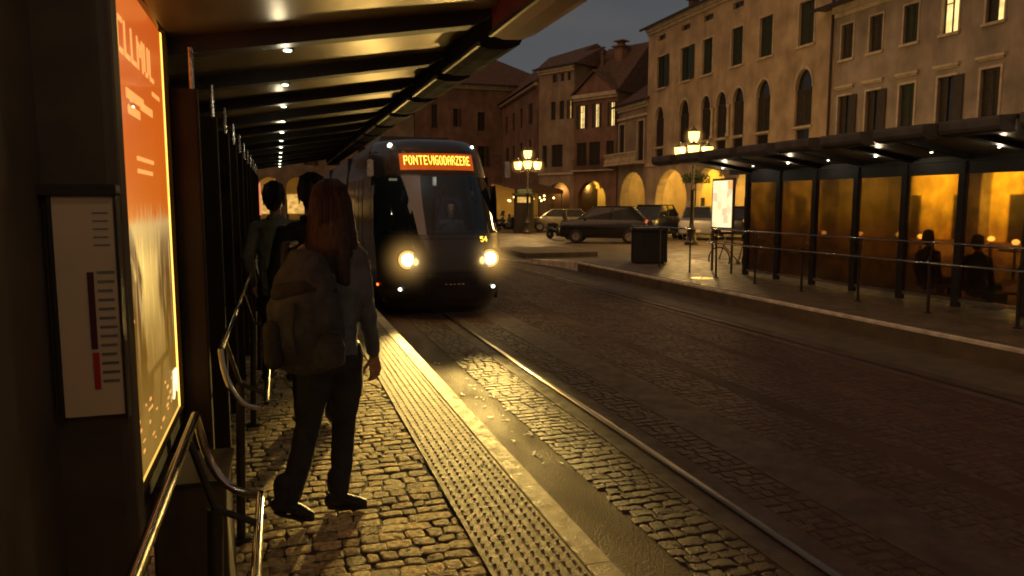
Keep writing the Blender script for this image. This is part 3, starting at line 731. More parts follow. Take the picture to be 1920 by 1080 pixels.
m = MB(); m.rbox(TX + .12, TX + .62, 13.65, 13.80, .9, 1.75, .06, 'y'); m.rbox(TX + .12, TX + .62, 13.3, 13.8, .75, .92, .05, 'x'); L_(m).build('driver_seat', 'seat', tram)
m = MB(); m.box(TX - 1.0, TX + 1.0, 12.6, 31, -.02, .12); L_(m).build('floor', 'black', tram)
m = MB(); m.rbox(TX - .7, TX + .7, 15, 17.5, 2.79, 2.95, .05, 'y'); L_(m).build('roof_unit', 'tramgrey', tram)

# ------------------------------------------------------------------ people
def ring_chain(m, pts, n=12, front=Vector((0, 1, 0))):
    """pts: (x,y,z,rs,rf) closed capsule-like sweep"""
    P = [Vector(p[:3]) for p in pts]; RS = [p[3] for p in pts]; RF = [p[4] if len(p) > 4 else p[3] for p in pts]
    # round caps
    t0 = (P[0] - P[1]).normalized(); t1 = (P[-1] - P[-2]).normalized()
    QP, QS, QF = [], [], []
    for a in (80, 50, 25):
        r = R(a); k = min(RS[0], RF[0]); QP.append(P[0] + t0 * k * math.sin(r)); QS.append(RS[0] * math.cos(r)); QF.append(RF[0] * math.cos(r))
    for i in range(len(P)): QP.append(P[i]); QS.append(RS[i]); QF.append(RF[i])
    for a in (25, 50, 80):
        r = R(a); k = min(RS[-1], RF[-1]); QP.append(P[-1] + t1 * k * math.sin(r)); QS.append(RS[-1] * math.cos(r)); QF.append(RF[-1] * math.cos(r))
    vs = []; N_ = len(QP)
    for i, p in enumerate(QP):
        t = (QP[min(i + 1, N_ - 1)] - QP[max(i - 1, 0)]).normalized()
        f = front - t * front.dot(t)
        if f.length < .2: f = Vector((0, 0, 1)) - t * t.z
        f.normalize(); s = t.cross(f).normalized()
        for j in range(n):
            q = 2 * PI * j / n; vs.append(p + s * QS[i] * math.cos(q) + f * QF[i] * math.sin(q))
    m.add(vs, [(i * n + j, i * n + (j + 1) % n, (i + 1) * n + (j + 1) % n, (i + 1) * n + j) for i in range(N_ - 1) for j in range(n)] + [tuple(range(n - 1, -1, -1)), tuple((N_ - 1) * n + j for j in range(n))])

def organic(name, chains, mat, parent=None, voxel=.012, smooth=4, front=Vector((0, 1, 0)), balls=(), disp=0., dscale=.1):
    m = MB()
    for c in chains: ring_chain(m, c, 14, front)
    for b in balls: m.sphere(b[:3], b[3], 16, 10, b[4] if len(b) > 4 else (1, 1, 1))
    o = m.build(name, mat)
    r = o.modifiers.new('r', 'REMESH'); r.mode = 'VOXEL'; r.voxel_size = voxel; r.use_smooth_shade = True
    s = o.modifiers.new('s', 'SMOOTH'); s.iterations = smooth; s.factor = .5
    if disp:
        tx = bpy.data.textures.new(name, 'CLOUDS'); tx.noise_scale = dscale
        d = o.modifiers.new('d', 'DISPLACE'); d.texture = tx; d.strength = disp; d.texture_coords = 'LOCAL'
    dg = bpy.context.evaluated_depsgraph_get(); me = bpy.data.meshes.new_from_object(o.evaluated_get(dg))
    o.modifiers.clear(); old = o.data; o.data = me; bpy.data.meshes.remove(old)
    me.materials.clear(); me.materials.append(M[mat] if isinstance(mat, str) else mat)
    me.polygons.foreach_set('use_smooth', [True] * len(me.polygons))
    if parent: o.parent = parent
    return o

def hand(wr, d, side, curl=.5, palm=(0, 1, 0), s=1.):
    """wrist point, direction down the hand; returns chains"""
    wr = Vector(wr); d = Vector(d).normalized(); pn = Vector(palm); pn = (pn - d * pn.dot(d)).normalized(); sd = d.cross(pn).normalized() * side
    ch = [[(*(wr), .026 * s, .02 * s), (*(wr + d * .04 * s), .034 * s, .017 * s), (*(wr + d * .085 * s), .037 * s, .015 * s)]]
    for k, (off, L) in enumerate(((-.029, .062), (-.010, .074), (.010, .070), (.028, .055))):
        a = wr + d * .085 * s + sd * off * s; pts = [(*a, .0095 * s)]; ang = 0; p = a
        for j in range(3):
            ang += curl * (.5 + .25 * j); v = d * math.cos(ang) + pn * math.sin(ang); p = p + v * L * s / (2.2 + .5 * j); pts.append((*p, (.009 - .001 * j) * s))
        ch.append(pts)
    a = wr + d * .03 * s - sd * .025 * s; b = a + (d * .6 - sd * .7 + pn * .3).normalized() * .04 * s; c = b + (d * .9 - sd * .2 + pn * .4).normalized() * .035 * s
    ch.append([(*a, .013 * s), (*b, .0115 * s), (*c, .009 * s)])
    return ch

# --- woman with backpack
W0 = Vector((.2, 3.97, 0))
wm = empty('person', W0, 0, 'woman with long reddish hair, grey jacket and dark trousers walking toward the tram', 'person')
def w(*p): return (p[0] - W0.x, p[1] - W0.y, *p[2:])
fr_ = Vector((.42, .9, 0)).normalized()
body = [[w(.25, 3.98, 1.40, .055, .055), w(.265, 3.99, 1.52, .050, .052), w(.27, 3.99, 1.58, .055, .06)],
        [w(.24, 3.95, .90, .13, .09), w(.25, 3.96, 1.08, .11, .08), w(.265, 3.97, 1.28, .13, .09), w(.27, 3.98, 1.40, .12, .08)],
        [w(.16, 3.93, .88, .085, .085), w(.125, 3.99, .50, .055, .06), w(.0, 3.93, .09, .035, .04)],
        [w(.315, 3.97, .88, .085, .085), w(.305, 4.03, .49, .055, .06), w(.265, 4.0, .09, .035, .04)],
        [w(.385, 3.96, 1.39, .045), w(.425, 3.93, 1.12, .036), w(.462, 3.95, .86, .025)],
        [w(.13, 4.0, 1.39, .05), w(.08, 4.06, 1.13, .038), w(.12, 4.24, .99, .025)]]
body += hand(w(.463, 3.955, .845), (.10, .04, -1), 1, .55, (-.5, .8, 0)) + hand(w(.125, 4.26, .985), (.2, .9, -.3), -1, .6, (.2, -.2, -1))
# head with face: nose, chin, ears
hd = Vector(w(.27, 4.005, 1.635))
sdv = Vector((fr_.y, -fr_.x, 0))
def hp(a, b, c): return tuple(hd + sdv * a + fr_ * b + Vector((0, 0, c)))
body += [[(*hp(0, -.01, .03), .074, .088), (*hp(0, 0, -.03), .066, .08), (*hp(0, .03, -.085), .04, .045)],
         [(*hp(0, .085, .0), .010, .010), (*hp(0, .102, -.022), .013, .013)],
         [(*hp(.076, -.005, .01), .008, .014), (*hp(.076, -.005, -.02), .006, .010)], [(*hp(-.076, -.005, .01), .008, .014), (*hp(-.076, -.005, -.02), .006, .010)],
         [(*hp(-.02, .08, -.055), .007), (*hp(.02, .08, -.055), .007)]]
organic('body', body, 'skin', wm, .009, 2, fr_)
for s in (-1, 1):
    m = MB(); m.sphere(hp(.028 * s, .078, .008), .011, 10, 8); m.build('eye', 'paper', wm, smooth=True)
organic('trousers', [[w(.24, 3.95, .98, .135, .105), w(.24, 3.95, .86, .148, .12)],
        [w(.165, 3.93, .86, .095, .10), w(.15, 3.95, .70, .088, .095), w(.12, 3.985, .50, .066, .075), w(.07, 3.965, .30, .062, .068), w(.01, 3.93, .12, .056, .062)],
        [w(.315, 3.97, .86, .095, .10), w(.318, 3.99, .68, .086, .092), w(.305, 4.03, .48, .064, .072), w(.29, 4.02, .28, .060, .066), w(.268, 4.0, .11, .055, .060)]], 'jeans', wm, .012, 3, fr_, disp=.012, dscale=.07)
organic('jacket', [[w(.24, 3.945, .88, .145, .11), w(.245, 3.95, .98, .138, .11), w(.255, 3.96, 1.12, .13, .105), w(.265, 3.97, 1.28, .15, .11), w(.27, 3.98, 1.40, .12, .085)],
        [w(.20, 3.99, 1.40, .07), w(.33, 3.97, 1.40, .075), w(.388, 3.955, 1.37, .062), w(.408, 3.94, 1.25, .054), w(.425, 3.93, 1.12, .048), w(.445, 3.94, .98, .042), w(.462, 3.95, .865, .036)],
        [w(.24, 3.98, 1.40, .07), w(.13, 4.0, 1.37, .068), w(.10, 4.03, 1.25, .058), w(.075, 4.06, 1.13, .052), w(.10, 4.15, 1.05, .046), w(.12, 4.235, 1.0, .038)],
        [w(.26, 3.98, 1.44, .06), w(.265, 3.985, 1.49, .060)]], 'denim', wm, .011, 3, fr_, disp=.020, dscale=.06)
organic('hair', [[(*hp(0, -.015, .055), .086, .095), (*hp(0, -.030, .0), .097, .098), (*hp(.0, -.055, -.10), .115, .080), (*hp(.0, -.085, -.22), .125, .06), (*hp(.02, -.095, -.33), .11, .05), (*hp(.025, -.10, -.40), .105, .035)],
                 [(*hp(.07, .02, .0), .03, .04), (*hp(.095, .01, -.15), .035, .045), (*hp(.105, .01, -.28), .03, .035)],
                 [(*hp(-.07, .02, .0), .03, .04), (*hp(-.095, .01, -.15), .035, .045), (*hp(-.10, .0, -.26), .03, .035)]], 'hair', wm, .010, 4, fr_, disp=.012, dscale=.05)
m = MB()
for _ in range(420):
    a = random.uniform(-2.3, 2.3)      # around the head, 0 = back
    def q(r, rf, c, j=.006): return Vector(hp(math.sin(a) * r + random.uniform(-j, j), -math.cos(a) * rf - .02 + random.uniform(-j, j), c))
    ln = random.uniform(.30, .50) * (1 if abs(a) < 1.6 else .8)
    pts = [q(.03, .03, .135), q(.075, .085, .10), q(.098, .108, .02), q(.112, .105, -.10), q(.128, .10, -.22, .012), q(.125, .095, -.22 - (ln - .22) * .5, .016), q(.118, .09, -ln, .026)]
    m.tube(pts, [.0035, .0045, .005, .005, .0045, .0035, .001], 4)
m.build('hair_strands', 'hair', wm, smooth=True)
for nm, ax, ay, th in (('left', -.015, 3.925, -.35), ('right', .262, 3.995, -.22)):
    u = Vector((math.cos(th), math.sin(th), 0)); a = Vector(w(ax, ay, 0)); lift = .035 if nm == 'left' else 0
    V3 = Vector; Z = lambda h_: V3((0, 0, h_))
    organic('shoe', [[(*(a - u * .045 + Z(.048 + lift)), .033, .036), (*(a + u * .03 + Z(.048 + lift * .8)), .034, .038), (*(a + u * .095 + Z(.038 + lift * .3)), .038, .028), (*(a + u * .135 + Z(.030)), .031, .021)],
                     [(*(a - u * .01 + Z(.07 + lift)), .036), (*(a - u * .012 + Z(.14 + lift * .6)), .041)]], 'shoe', wm, .008, 2, Vector((0, 0, 1)), disp=.004, dscale=.02)
    m = MB(); n_ = 22
    P_ = [(.045 + .108 * math.cos(2 * PI * i / n_), (.033 + .006 * math.cos(2 * PI * i / n_)) * math.sin(2 * PI * i / n_)) for i in range(n_)]
    m.add([tuple(a + u * p + V3((-u.y, u.x, 0)) * q_ + Z(z_ + lift * max(0, 1 - (p + .06) / .2))) for z_ in (.002, .018) for p, q_ in P_], [tuple(range(n_ - 1, -1, -1)), tuple(range(n_, 2 * n_))] + [(i, (i + 1) % n_, n_ + (i + 1) % n_, n_ + i) for i in range(n_)]); m.build('sole', 'rubber', wm)
    organic('trouser_hem', [[(*(a + Z(.115 + lift * .4)), .054, .058), (*(a + Z(.19 + lift * .3)), .056, .060)]], 'jeans', wm, .009, 2, fr_, disp=.014, dscale=.04)
# backpack: worn on the back, a thing of its own
bp = empty('backpack', (.12, 3.74, .8), 0, 'large soft grey backpack worn by the woman with reddish hair', 'backpack')
def b_(*p): return (p[0] - .12, p[1] - 3.74, p[2] - .8, *p[3:])
organic('pack_body', [[b_(.12, 3.755, .90, .165, .10), b_(.115, 3.745, 1.0, .185, .12), b_(.11, 3.75, 1.15, .178, .115), b_(.115, 3.775, 1.28, .145, .095), b_(.125, 3.80, 1.36, .10, .07)]], 'pack', bp, .012, 4, Vector((.2, 1, 0)), disp=.03, dscale=.09)
organic('front_pocket', [[b_(.205, 3.66, .885, .085, .04), b_(.205, 3.655, .95, .09, .045), b_(.20, 3.665, 1.015, .075, .035)]], 'pack', bp, .009, 3, Vector((.2, 1, 0)), disp=.012, dscale=.05)
organic('side_pocket', [[b_(-.04, 3.70, .90, .05, .05), b_(-.045, 3.70, 1.05, .045, .045)]], 'packdark', bp, .009, 3)
organic('top_flap', [[b_(.0, 3.73, 1.22, .05, .05), b_(.10, 3.71, 1.235, .06, .06), b_(.22, 3.73, 1.22, .05, .05)]], 'packdark', bp, .010, 3)
m = MB(); m.tube([b_(.06 + .0, 3.64, 1.18), b_(.05, 3.615, 1.05), b_(.06, 3.63, .92)], .008, 6); m.tube([b_(.155, 3.62, 1.02), b_(.20, 3.60, 1.04), b_(.26, 3.625, 1.02)], .006, 6); m.build('strap', 'packdark', bp)
m = MB(); m.tube([b_(.02, 3.82, 1.32), b_(.03, 3.92, 1.44), b_(.08, 4.04, 1.44), b_(.06, 4.12, 1.30), b_(.03, 3.98, 1.05)], .020, 8); m.tube([b_(.22, 3.83, 1.34), b_(.32, 3.90, 1.46), b_(.40, 4.03, 1.42), b_(.38, 4.09, 1.28), b_(.30, 3.90, 1.02)], .020, 8); m.build('shoulder_strap', 'packdark', bp, smooth=True)

def bystander(loc, rz, label, top, leg, hairmat, h=1.78, arm=0, sitting=False, parts=True):
    root = empty('person', loc, rz, label, 'person'); k = h / 1.78; fr = Vector((0, 1, 0))
    def S(*p): return tuple(q * k for q in p)
    if sitting:
        hz = -.42; legs = [[S(-.1, 0, .48, .085), S(-.11, .40, .48, .065), S(-.11, .43, .08, .04), S(-.11, .55, .05, .035)], [S(.1, 0, .48, .085), S(.12, .40, .48, .065), S(.12, .43, .08, .04), S(.12, .55, .05, .035)]]
    else:
        hz = 0; legs = [[S(-.09, 0, .9, .085), S(-.10, .03, .5, .06), S(-.11, -.02, .08, .04), S(-.12, .14, .04, .035)], [S(.09, 0, .9, .085), S(.10, .03, .5, .06), S(.11, -.01, .08, .04), S(.12, .15, .04, .035)]]
    def T(x, y, z, *r): return S(x, y, z + hz, *r)
    head = [[T(0, .0, 1.70, .072, .09), T(0, .01, 1.63, .065, .08), T(0, .04, 1.575, .04, .045)], [T(0, .095, 1.655, .010), T(0, .11, 1.635, .012)], [T(.077, 0, 1.66, .008, .013), T(.077, 0, 1.63, .006)], [T(-.077, 0, 1.66, .008, .013), T(-.077, 0, 1.63, .006)], [T(0, 0, 1.45, .05), T(0, .0, 1.58, .052)]]
    if arm: wrr = T(.24, .30, 1.15); el = T(.27, .02, 1.12); 
    else: el = T(.27, -.03, 1.13); wrr = T(.27, .06, .88)
    ell = T(-.27, -.02, 1.13); wl = T(-.26, .08, .88)
    core = [[T(0, 0, .92, .15, .10), T(0, 0, 1.2, .155, .105), T(0, 0, 1.42, .12, .08)], [T(.18, 0, 1.42, .05), (*el, .037 * k), (*wrr, .026 * k)], [T(-.18, 0, 1.42, .05), (*ell, .037 * k), (*wl, .026 * k)]]
    hr = hand(wrr, Vector(wrr) - Vector(el), 1, .5, (-1, 0, 0), k) + hand(wl, Vector(wl) - Vector(ell), -1, .5, (1, 0, 0), k)
    organic('body', head + core + legs + hr, 'skin', root, .011, 2, fr)
    organic('jacket', [[T(0, 0, .86, .17, .13), T(0, 0, 1.2, .18, .125), T(0, 0, 1.42, .14, .09)], [T(0, 0, 1.45, .065), T(0, 0, 1.50, .06)],
            [T(.08, 0, 1.42, .075), T(.19, 0, 1.41, .068), (*el, .056 * k), (*wrr, .042 * k)], [T(-.08, 0, 1.42, .075), T(-.19, 0, 1.41, .068), (*ell, .056 * k), (*wl, .042 * k)]], top, root, .014, 3, fr, disp=.02, dscale=.09)
    if sitting: tl = [[S(0, 0, .50, .17, .13), S(0, 0.03, .47, .17, .12)]] + [[S(s * .1, 0, .49, .10), S(s * .115, .40, .49, .078), S(s * .115, .43, .12, .06)] for s in (-1, 1)]
    else: tl = [[S(0, 0, .98, .155, .115), S(0, 0, .88, .165, .13)]] + [[S(s * .09, 0, .88, .1), S(s * .10, .03, .5, .075), S(s * .11, -.01, .11, .06)] for s in (-1, 1)]
    organic('trousers', tl, leg, root, .014, 3, fr, disp=.012, dscale=.08)
    organic('hair', [[T(0, -.03, 1.74, .075, .08), T(0, -.045, 1.67, .085, .07), T(0, -.05, 1.60, .07, .045)]], hairmat, root, .011, 2, fr, disp=.015, dscale=.03)
    m = MB()
    for _ in range(160):
        a_ = random.uniform(-2.2, 2.2); sn, cs = math.sin(a_), -math.cos(a_); j = lambda: random.uniform(-.006, .006)
        m.tube([T(.02 * sn + j(), -.02 + .02 * cs, 1.825), T(.075 * sn + j(), -.02 + .08 * cs, 1.79 + j()), T(.094 * sn + j(), -.03 + .092 * cs + j(), 1.71), T(.092 * sn + j(), -.035 + .085 * cs + j(), 1.63 + random.uniform(-.03, .03))], [.004, .005, .005, .001], 4)
    m.build('hair_strands', hairmat, root, smooth=True)
    MB().tube([T(.068 * math.cos(t), .01 + .07 * math.sin(t), 1.505 + .012 * math.sin(t)) for t in [2 * PI * i / 14 for i in range(14)]], .016 * k, 6, closed=True).build('collar', top, root, smooth=True)
    for s in (-1, 1):
        fy = .43 if sitting else -.01
        organic('shoe', [[S(s * .115, fy - .07, .05, .04, .045), S(s * .115, fy + .08, .042, .042, .035), S(s * .12, fy + .17, .035, .036, .028)]], 'shoe', root, .012, 2, Vector((0, 0, 1)))
    return root
bystander((-.02, 7.2, 0), R(-20), 'person with black hair in a pale green shirt, left of the others waiting', 'shirt', 'jeans', 'hairdark', 1.80, arm=1)
bystander((.235, 5.6, 0), R(10), 'person in a black coat seen between the woman with the backpack and the pale shirt', 'coat', 'jeans', 'hairdark', 1.82)
bystander((TX + .37, 13.45, .27), R(180), 'tram driver in a grey blue uniform behind the windshield', 'uniform', 'jeans', 'hairdark', 1.80, sitting=True)
bn = empty('bench', (11.2, 10.3, RZ), 0, 'dark bench behind the amber glass of the opposite shelter', 'bench')
m = MB()
for k in range(4): m.box(-.22 + k * .11, -.22 + k * .11 + .09, -1.3, 1.3, .42, .45)
m.build('seat', 'wood', bn)
for y in (-1.1, 1.1): m = MB(); m.box(-.2, .18, y - .03, y + .03, 0, .418); m.build('leg', 'darkmetal', bn)
bystander((11.2, 10.62, RZ), R(-95), 'dark figure sitting behind the third amber pane from the right', 'coat', 'jeans', 'hairdark', 1.80, sitting=True)
bystander((11.2, 9.62, RZ), R(-85), 'bulky dark figure sitting behind the second amber pane from the right', 'coat', 'jeans', 'hairdark', 1.74, sitting=True)

# ------------------------------------------------------------------ street lamps
def street_lamp(loc, label, rz=0):
    o = empty('street_lamp', loc, rz, label, 'street lamp', 'four-lantern street lamps'); o.scale = (1.12, 1.12, 1.10)
    m = MB(); m.lathe([(.28, 0), (.28, .12), (.2, .2), (.17, .5), (.19, .62), (.11, .75), (.08, .95), (.065, 2.2), (.09, 2.25), (.06, 2.32), (.05, 3.5), (.09, 3.56), (.07, 3.64), (.03, 3.75), (.03, 4.22)], 16); m.build('pole', 'darkmetal', o, smooth=True)
    sp = [(.62 * math.cos(a), .62 * math.sin(a), 3.82) for a in (R(0), R(120), R(240))] + [(0, 0, 4.42)]
    for i, (x, y, z) in enumerate(sp):
        if i < 3:
            MB().tube(arc((0, 0, 3.60), (x * .7, y * .7, 3.35), (x, y, z - .28)), .022, 8).build('arm', 'darkmetal', o, smooth=True)
        m = MB(); m.lathe([(.23, .17), (.22, .19), (.08, .30), (.03, .34), (.035, .38), (.005, .42)], 12, (x, y, z)); hd_ = m.build('lantern_cap', 'darkmetal', o, smooth=True)
        m = MB(); m.lathe([(.05, -.30), (.12, -.25), (.14, -.235)], 12, (x, y, z)); m.build('lantern_base', 'darkmetal', hd_, smooth=True)
        m = MB(); m.lathe([(.13, -.23), (.19, -.1), (.225, .165)], 12, (x, y, z)); m.build('lantern_glass', 'lantern', hd_, smooth=True)
        m = MB(); m.sphere((0, 0, 0), .52, 20, 12); hz = m.build('glare_halo', 'lampglow', hd_, smooth=True); hz.location = (x, y, z - .03)  # glowing sphere that stands in for glare round the lantern
    return o
street_lamp((14.75, 44, RZ), 'four-lantern street lamp glowing just right of the tram', R(-108.5))
street_lamp((17.9, 30, RZ), 'four-lantern street lamp glowing above the opposite shelter roof', R(-120.8))

# ------------------------------------------------------------------ buildings
def building(name, label, P0, P1, z0, z1, D, wall, ops, cat='building', face_top=None):
    P0 = Vector((*P0, 0)); P1 = Vector((*P1, 0)); u = (P1 - P0); L = u.length; rz = math.atan2(u.y, u.x)
    root = empty(name, P0, rz, label, cat)
    ss = sorted({0, L} | {round(q, 4) for o in ops for q in (o[0], o[1])}); zz = sorted({z0, z1} | {round(q, 4) for o in ops for q in (o[2], o[3])})
    m = MB()
    def inside(s, z): return any(o[0] < s < o[1] and o[2] < z < o[3] for o in ops)
    for a, b in zip(ss, ss[1:]):
        if b > L + 1e-6 or a < -1e-6: continue
        run = None
        for c, d in zip(zz, zz[1:]):
            if inside((a + b) / 2, (c + d) / 2): continue
            m.add([(a, 0, c), (b, 0, c), (b, 0, d), (a, 0, d)], [(0, 1, 2, 3)])
    for o in ops:
        a, b, c, d = o[:4]; dep = o[5] if len(o) > 5 else .22
        if len(o) > 4 and o[4]:
            r = (b - a) / 2; rh = min(r * o[4], d - c); n = 12; zsp = d - rh; arcp = [((a + b) / 2 - r * math.cos(PI * i / n), zsp + rh * math.sin(PI * i / n)) for i in range(n + 1)]
            h = n // 2
            m.add([(a, 0, d)] + [(x, 0, z) for x, z in arcp[:h + 1]], [tuple(range(h + 2))])
            m.add([(b, 0, d)] + [(x, 0, z) for x, z in arcp[h:]], [tuple(range(n - h + 2))])
            out = [(a, c)] + arcp + [(b, c)]
        else: out = [(a, c), (a, d), (b, d), (b, c)]
        k = len(out)
        m.add([(x, 0, z) for x, z in out] + [(x, dep, z) for x, z in out], [(i, i + 1, k + i + 1, k + i) for i in range(k - 1)] + [(k - 1, 0, k, 2 * k - 1)])
    m.add([(0, 0, z0), (0, 0, z1), (0, D, z1), (0, D, z0)], [(0, 1, 2, 3)]); m.add([(L, 0, z0), (L, 0, z1), (L, D, z1), (L, D, z0)], [(0, 1, 2, 3)]); m.add([(0, D, z0), (0, D, z1), (L, D, z1), (L, D, z0)], [(0, 1, 2, 3)])
    me = m.build('wall', wall, root)
    return root, L
def shutters(root, a, b, c, d, mat='shutter', dep=.14, arch=0, name='window'):
    """closed louvred leaves in an opening"""
    m = MB(); mid = (a + b) / 2
    m.box(a, b, dep + .05, dep + .07, c, d)
    wn = m.build(name, 'pane', root)
    sp = d - (b - a) / 2 * arch if arch else d
    drop = random.random() < .22 and not arch
    lean = random.uniform(-.012, .012)
    for p, q in ((a + .02, mid - .01 + lean), (mid + .01 + lean, b - .02)):
        if drop and p > mid:
            m = MB(); m.box(b + .02, b + .02 + (b - a) / 2, -.10, -.06, c + .02, d - .02); m.build('shutter', mat, wn); continue
        m = MB(); m.box(p, p + .06, dep - .02, dep + .03, c + .02, sp); m.box(q - .06, q, dep - .02, dep + .03, c + .02, sp); m.box(p + .06, q - .06, dep - .02, dep + .03, c + .02, c + .1); m.box(p + .06, q - .06, dep - .02, dep + .03, sp - .08, sp)
        z = c + .1
        while z < sp - .1:
            m.add([(p + .06, dep + .02, z), (q - .06, dep + .02, z), (q - .06, dep - .01, z + .09), (p + .06, dep - .01, z + .09)], [(0, 1, 2, 3)]); z += .11
        m.build('shutter', mat, wn)
    return wn
def litwindow(root, a, b, c, d, mat='lit', dep=.12, left=True, right=True, shut=True):
    m = MB(); mid = (a + b) / 2
    m.box(a, b, dep + .08, dep + .1, c, d); wn = m.build('window', 'pane', root)
    for t, p, q in ((left, a + .05, mid - .03), (right, mid + .03, b - .05)):
        m = MB(); m.box(p, q, dep + .05, dep + .06, c + .05, d - .05); m.build('pane', mat if t else 'shutter', wn)
    m = MB(); m.box(a, a + .05, dep, dep + .08, c, d); m.box(b - .05, b, dep, dep + .08, c, d); m.box(mid - .03, mid + .03, dep, dep + .08, c, d); m.box(a + .05, b - .05, dep, dep + .08, d - .05, d); m.box(a + .05, mid - .03, dep, dep + .08, (c + d) / 2 + .4, (c + d) / 2 + .44); m.build('frame', 'shutter', wn)
    if shut:
        m = MB(); m.box(a - (b - a) / 2, a - .01, -.06, -.01, c, d); m.box(b + .01, b + (b - a) / 2, -.06, -.01, c, d); m.build('shutter', 'shutter', wn)
    return wn
def sill(root, a, b, c, d, top=False, fr=.12, mat='stone'):
    m = MB(); m.box(a - fr - .05, b + fr + .05, -.12, .0 - .003, c - .12, c)
    m.box(a - fr, a, -.04, -.003, c, d); m.box(b, b + fr, -.04, -.003, c, d); m.box(a - fr, b + fr, -.04, -.003, d, d + fr)
    if top: m.box(a - fr - .12, b + fr + .12, -.16, -.003, d + .42, d + .54); m.box(a - fr - .05, b + fr + .05, -.08, -.003, d + .34, d + .42)
    return m.build('window_surround', mat, root)
def gable_roof(root, L, D, z, h, over=.6, thick=.16, name='roof', mat='tile', ridge=.5, hip0=0, hip1=0):
    m = MB(); yr = D * ridge
    V = [(-over, -over, z), (L + over, -over, z), (L + over, D + over, z), (-over, D + over, z), (hip0, yr, z + h), (L - hip1, yr, z + h)]
    m.add(V, [(0, 1, 5, 4), (2, 3, 4, 5), (0, 4, 3), (1, 2, 5), (0, 3, 2, 1)])
    r_ = m.build(name, mat, root)
    m = MB(); m.box(-over - .05, L + over + .05, -over - .10, -over + .02, z - .13, z + .03); m.build('gutter', 'darkmetal', root)
    m = MB(); m.box(-.02, L + .02, -.30, -.003, z - .34, z - .01); m.box(-.02, L + .02, -.14, -.003, z - .55, z - .34); m.build('cornice', 'stone', root)
    return r_
def chimney(roof, x, y, z, w=.6, h=1.6):
    m = MB(); m.rbox(x - w / 2, x + w / 2, y - w / 2, y + w / 2, z, z + h, .03, 'z'); m.box(x - w * .72, x + w * .72, y - w * .72, y + w * .72, z + h, z + h + .15); m.rbox(x - w * .3, x + w * .3, y - w * .3, y + w * .3, z + h + .15, z + h + .5, .03, 'z'); m.box(x - w * .6, x + w * .6, y - w * .6, y + w * .6, z + h + .5, z + h + .6)
    m.build('chimney', 'plaster3', roof)
def arcade_room(root, s0, s1, zt, D=4.2, z0=RZ, doors=True):
    m = MB(); m.box(s0, s1, D, D + .1, z0, zt)
    m.add([(s0, .25, zt), (s1, .25, zt), (s1, D, zt), (s0, D, zt)], [(0, 1, 2, 3)])
    m.build('arcade_wall', 'arcwall', root)
    s = s0 + 1.2
    while s < s1 - 1.4:
        m = MB(); m.box(s, s + 1.0, D - .08, D - .003, z0 + .02, z0 + 2.3); d_ = m.build('shop_door', 'shutter', root)
        s += 3.1
    # cross walls with arches between bays are suggested by ribs
    s = s0 + .0
    while s <= s1:
        m = MB(); pts = [(.26, zt - .01), (.26, zt - 1.2)]
        n = 10; 
        for i in range(n + 1):
            t = PI * i / n; pts.append((.26 + (D - .3) / 2 - (D - .7) / 2 * math.cos(t), zt - 1.2 + .95 * math.sin(t)))
        pts += [(D - .01, zt - 1.2), (D - .01, zt - .01)]
        k = len(pts)
        # spandrel strips
        V = []; Fc = []
        for i in range(2, k - 2):
            V += [(s, pts[i][0], pts[i][1]), (s, pts[i][0], zt - .01), (s + .45, pts[i][0], pts[i][1]), (s + .45, pts[i][0], zt - .01)]
        q = len(V) // 4
        for i in range(q - 1):
            a = 4 * i; Fc += [(a, a + 1, a + 5, a + 4), (a + 2, a + 6, a + 7, a + 3), (a, a + 4, a + 6, a + 2)]
        m.add(V, Fc); m.build('arcade_arch', 'arcwall', root)
        s += 5.0
LAMPS = []
def arcade_light(x, y, z, p): LAMPS.append((x, y, z, p))

# palace, X=29, local s = 55.9 - Y
ops = []; wins3 = [(53.75, 1.3), (50.1, 1.3), (47.1, 1.3), (43.55, 1.3), (40.5, 1.3), (36.8, 1.3)]
sY = lambda Y: 55.9 - Y
for Y, wd in wins3:
    ops.append((sY(Y) - wd / 2, sY(Y) + wd / 2, 10.57, 13.0)); ops.append((sY(Y) - .6, sY(Y) + .6, 14.22, 14.62))
W2 = [(53.8, 1.35), (50.05, 1.4), (47.1, 1.25), (45.15, 1.25), (43.2, 1.25), (40.55, 1.4), (36.8, 1.45)]
for Y, wd in W2: ops.append((sY(Y) - wd / 2, sY(Y) + wd / 2, 6.05, 9.22, 1.5))
for Y, wd in W2: ops.append((sY(Y) - .6, sY(Y) + .6, 5.05, 5.86))
ARC = [(54.25, 49.4), (48.6, 44.0), (43.2, 39.4), (38.7, 34.9)]
for a, b in ARC: ops.append((sY(a), sY(b), RZ, 4.2, 1.0, .7))
pal, L = building('palace', 'tall ochre palace with arched first floor windows and arcade behind the lamp', (29, 55.9), (29, 34.4), RZ, 15.5, 12, 'plaster', ops)
for i, (Y, wd) in enumerate(wins3):
    a, b = sY(Y) - wd / 2, sY(Y) + wd / 2; shutters(pal, a, b, 10.57, 13.0, 'shutgreen'); sill(pal, a, b, 10.57, 13.0, fr=.1)
    m = MB(); m.box(sY(Y) - .6, sY(Y) + .6, .2, .22, 14.22, 14.62); m.build('attic_window', 'pane', pal)
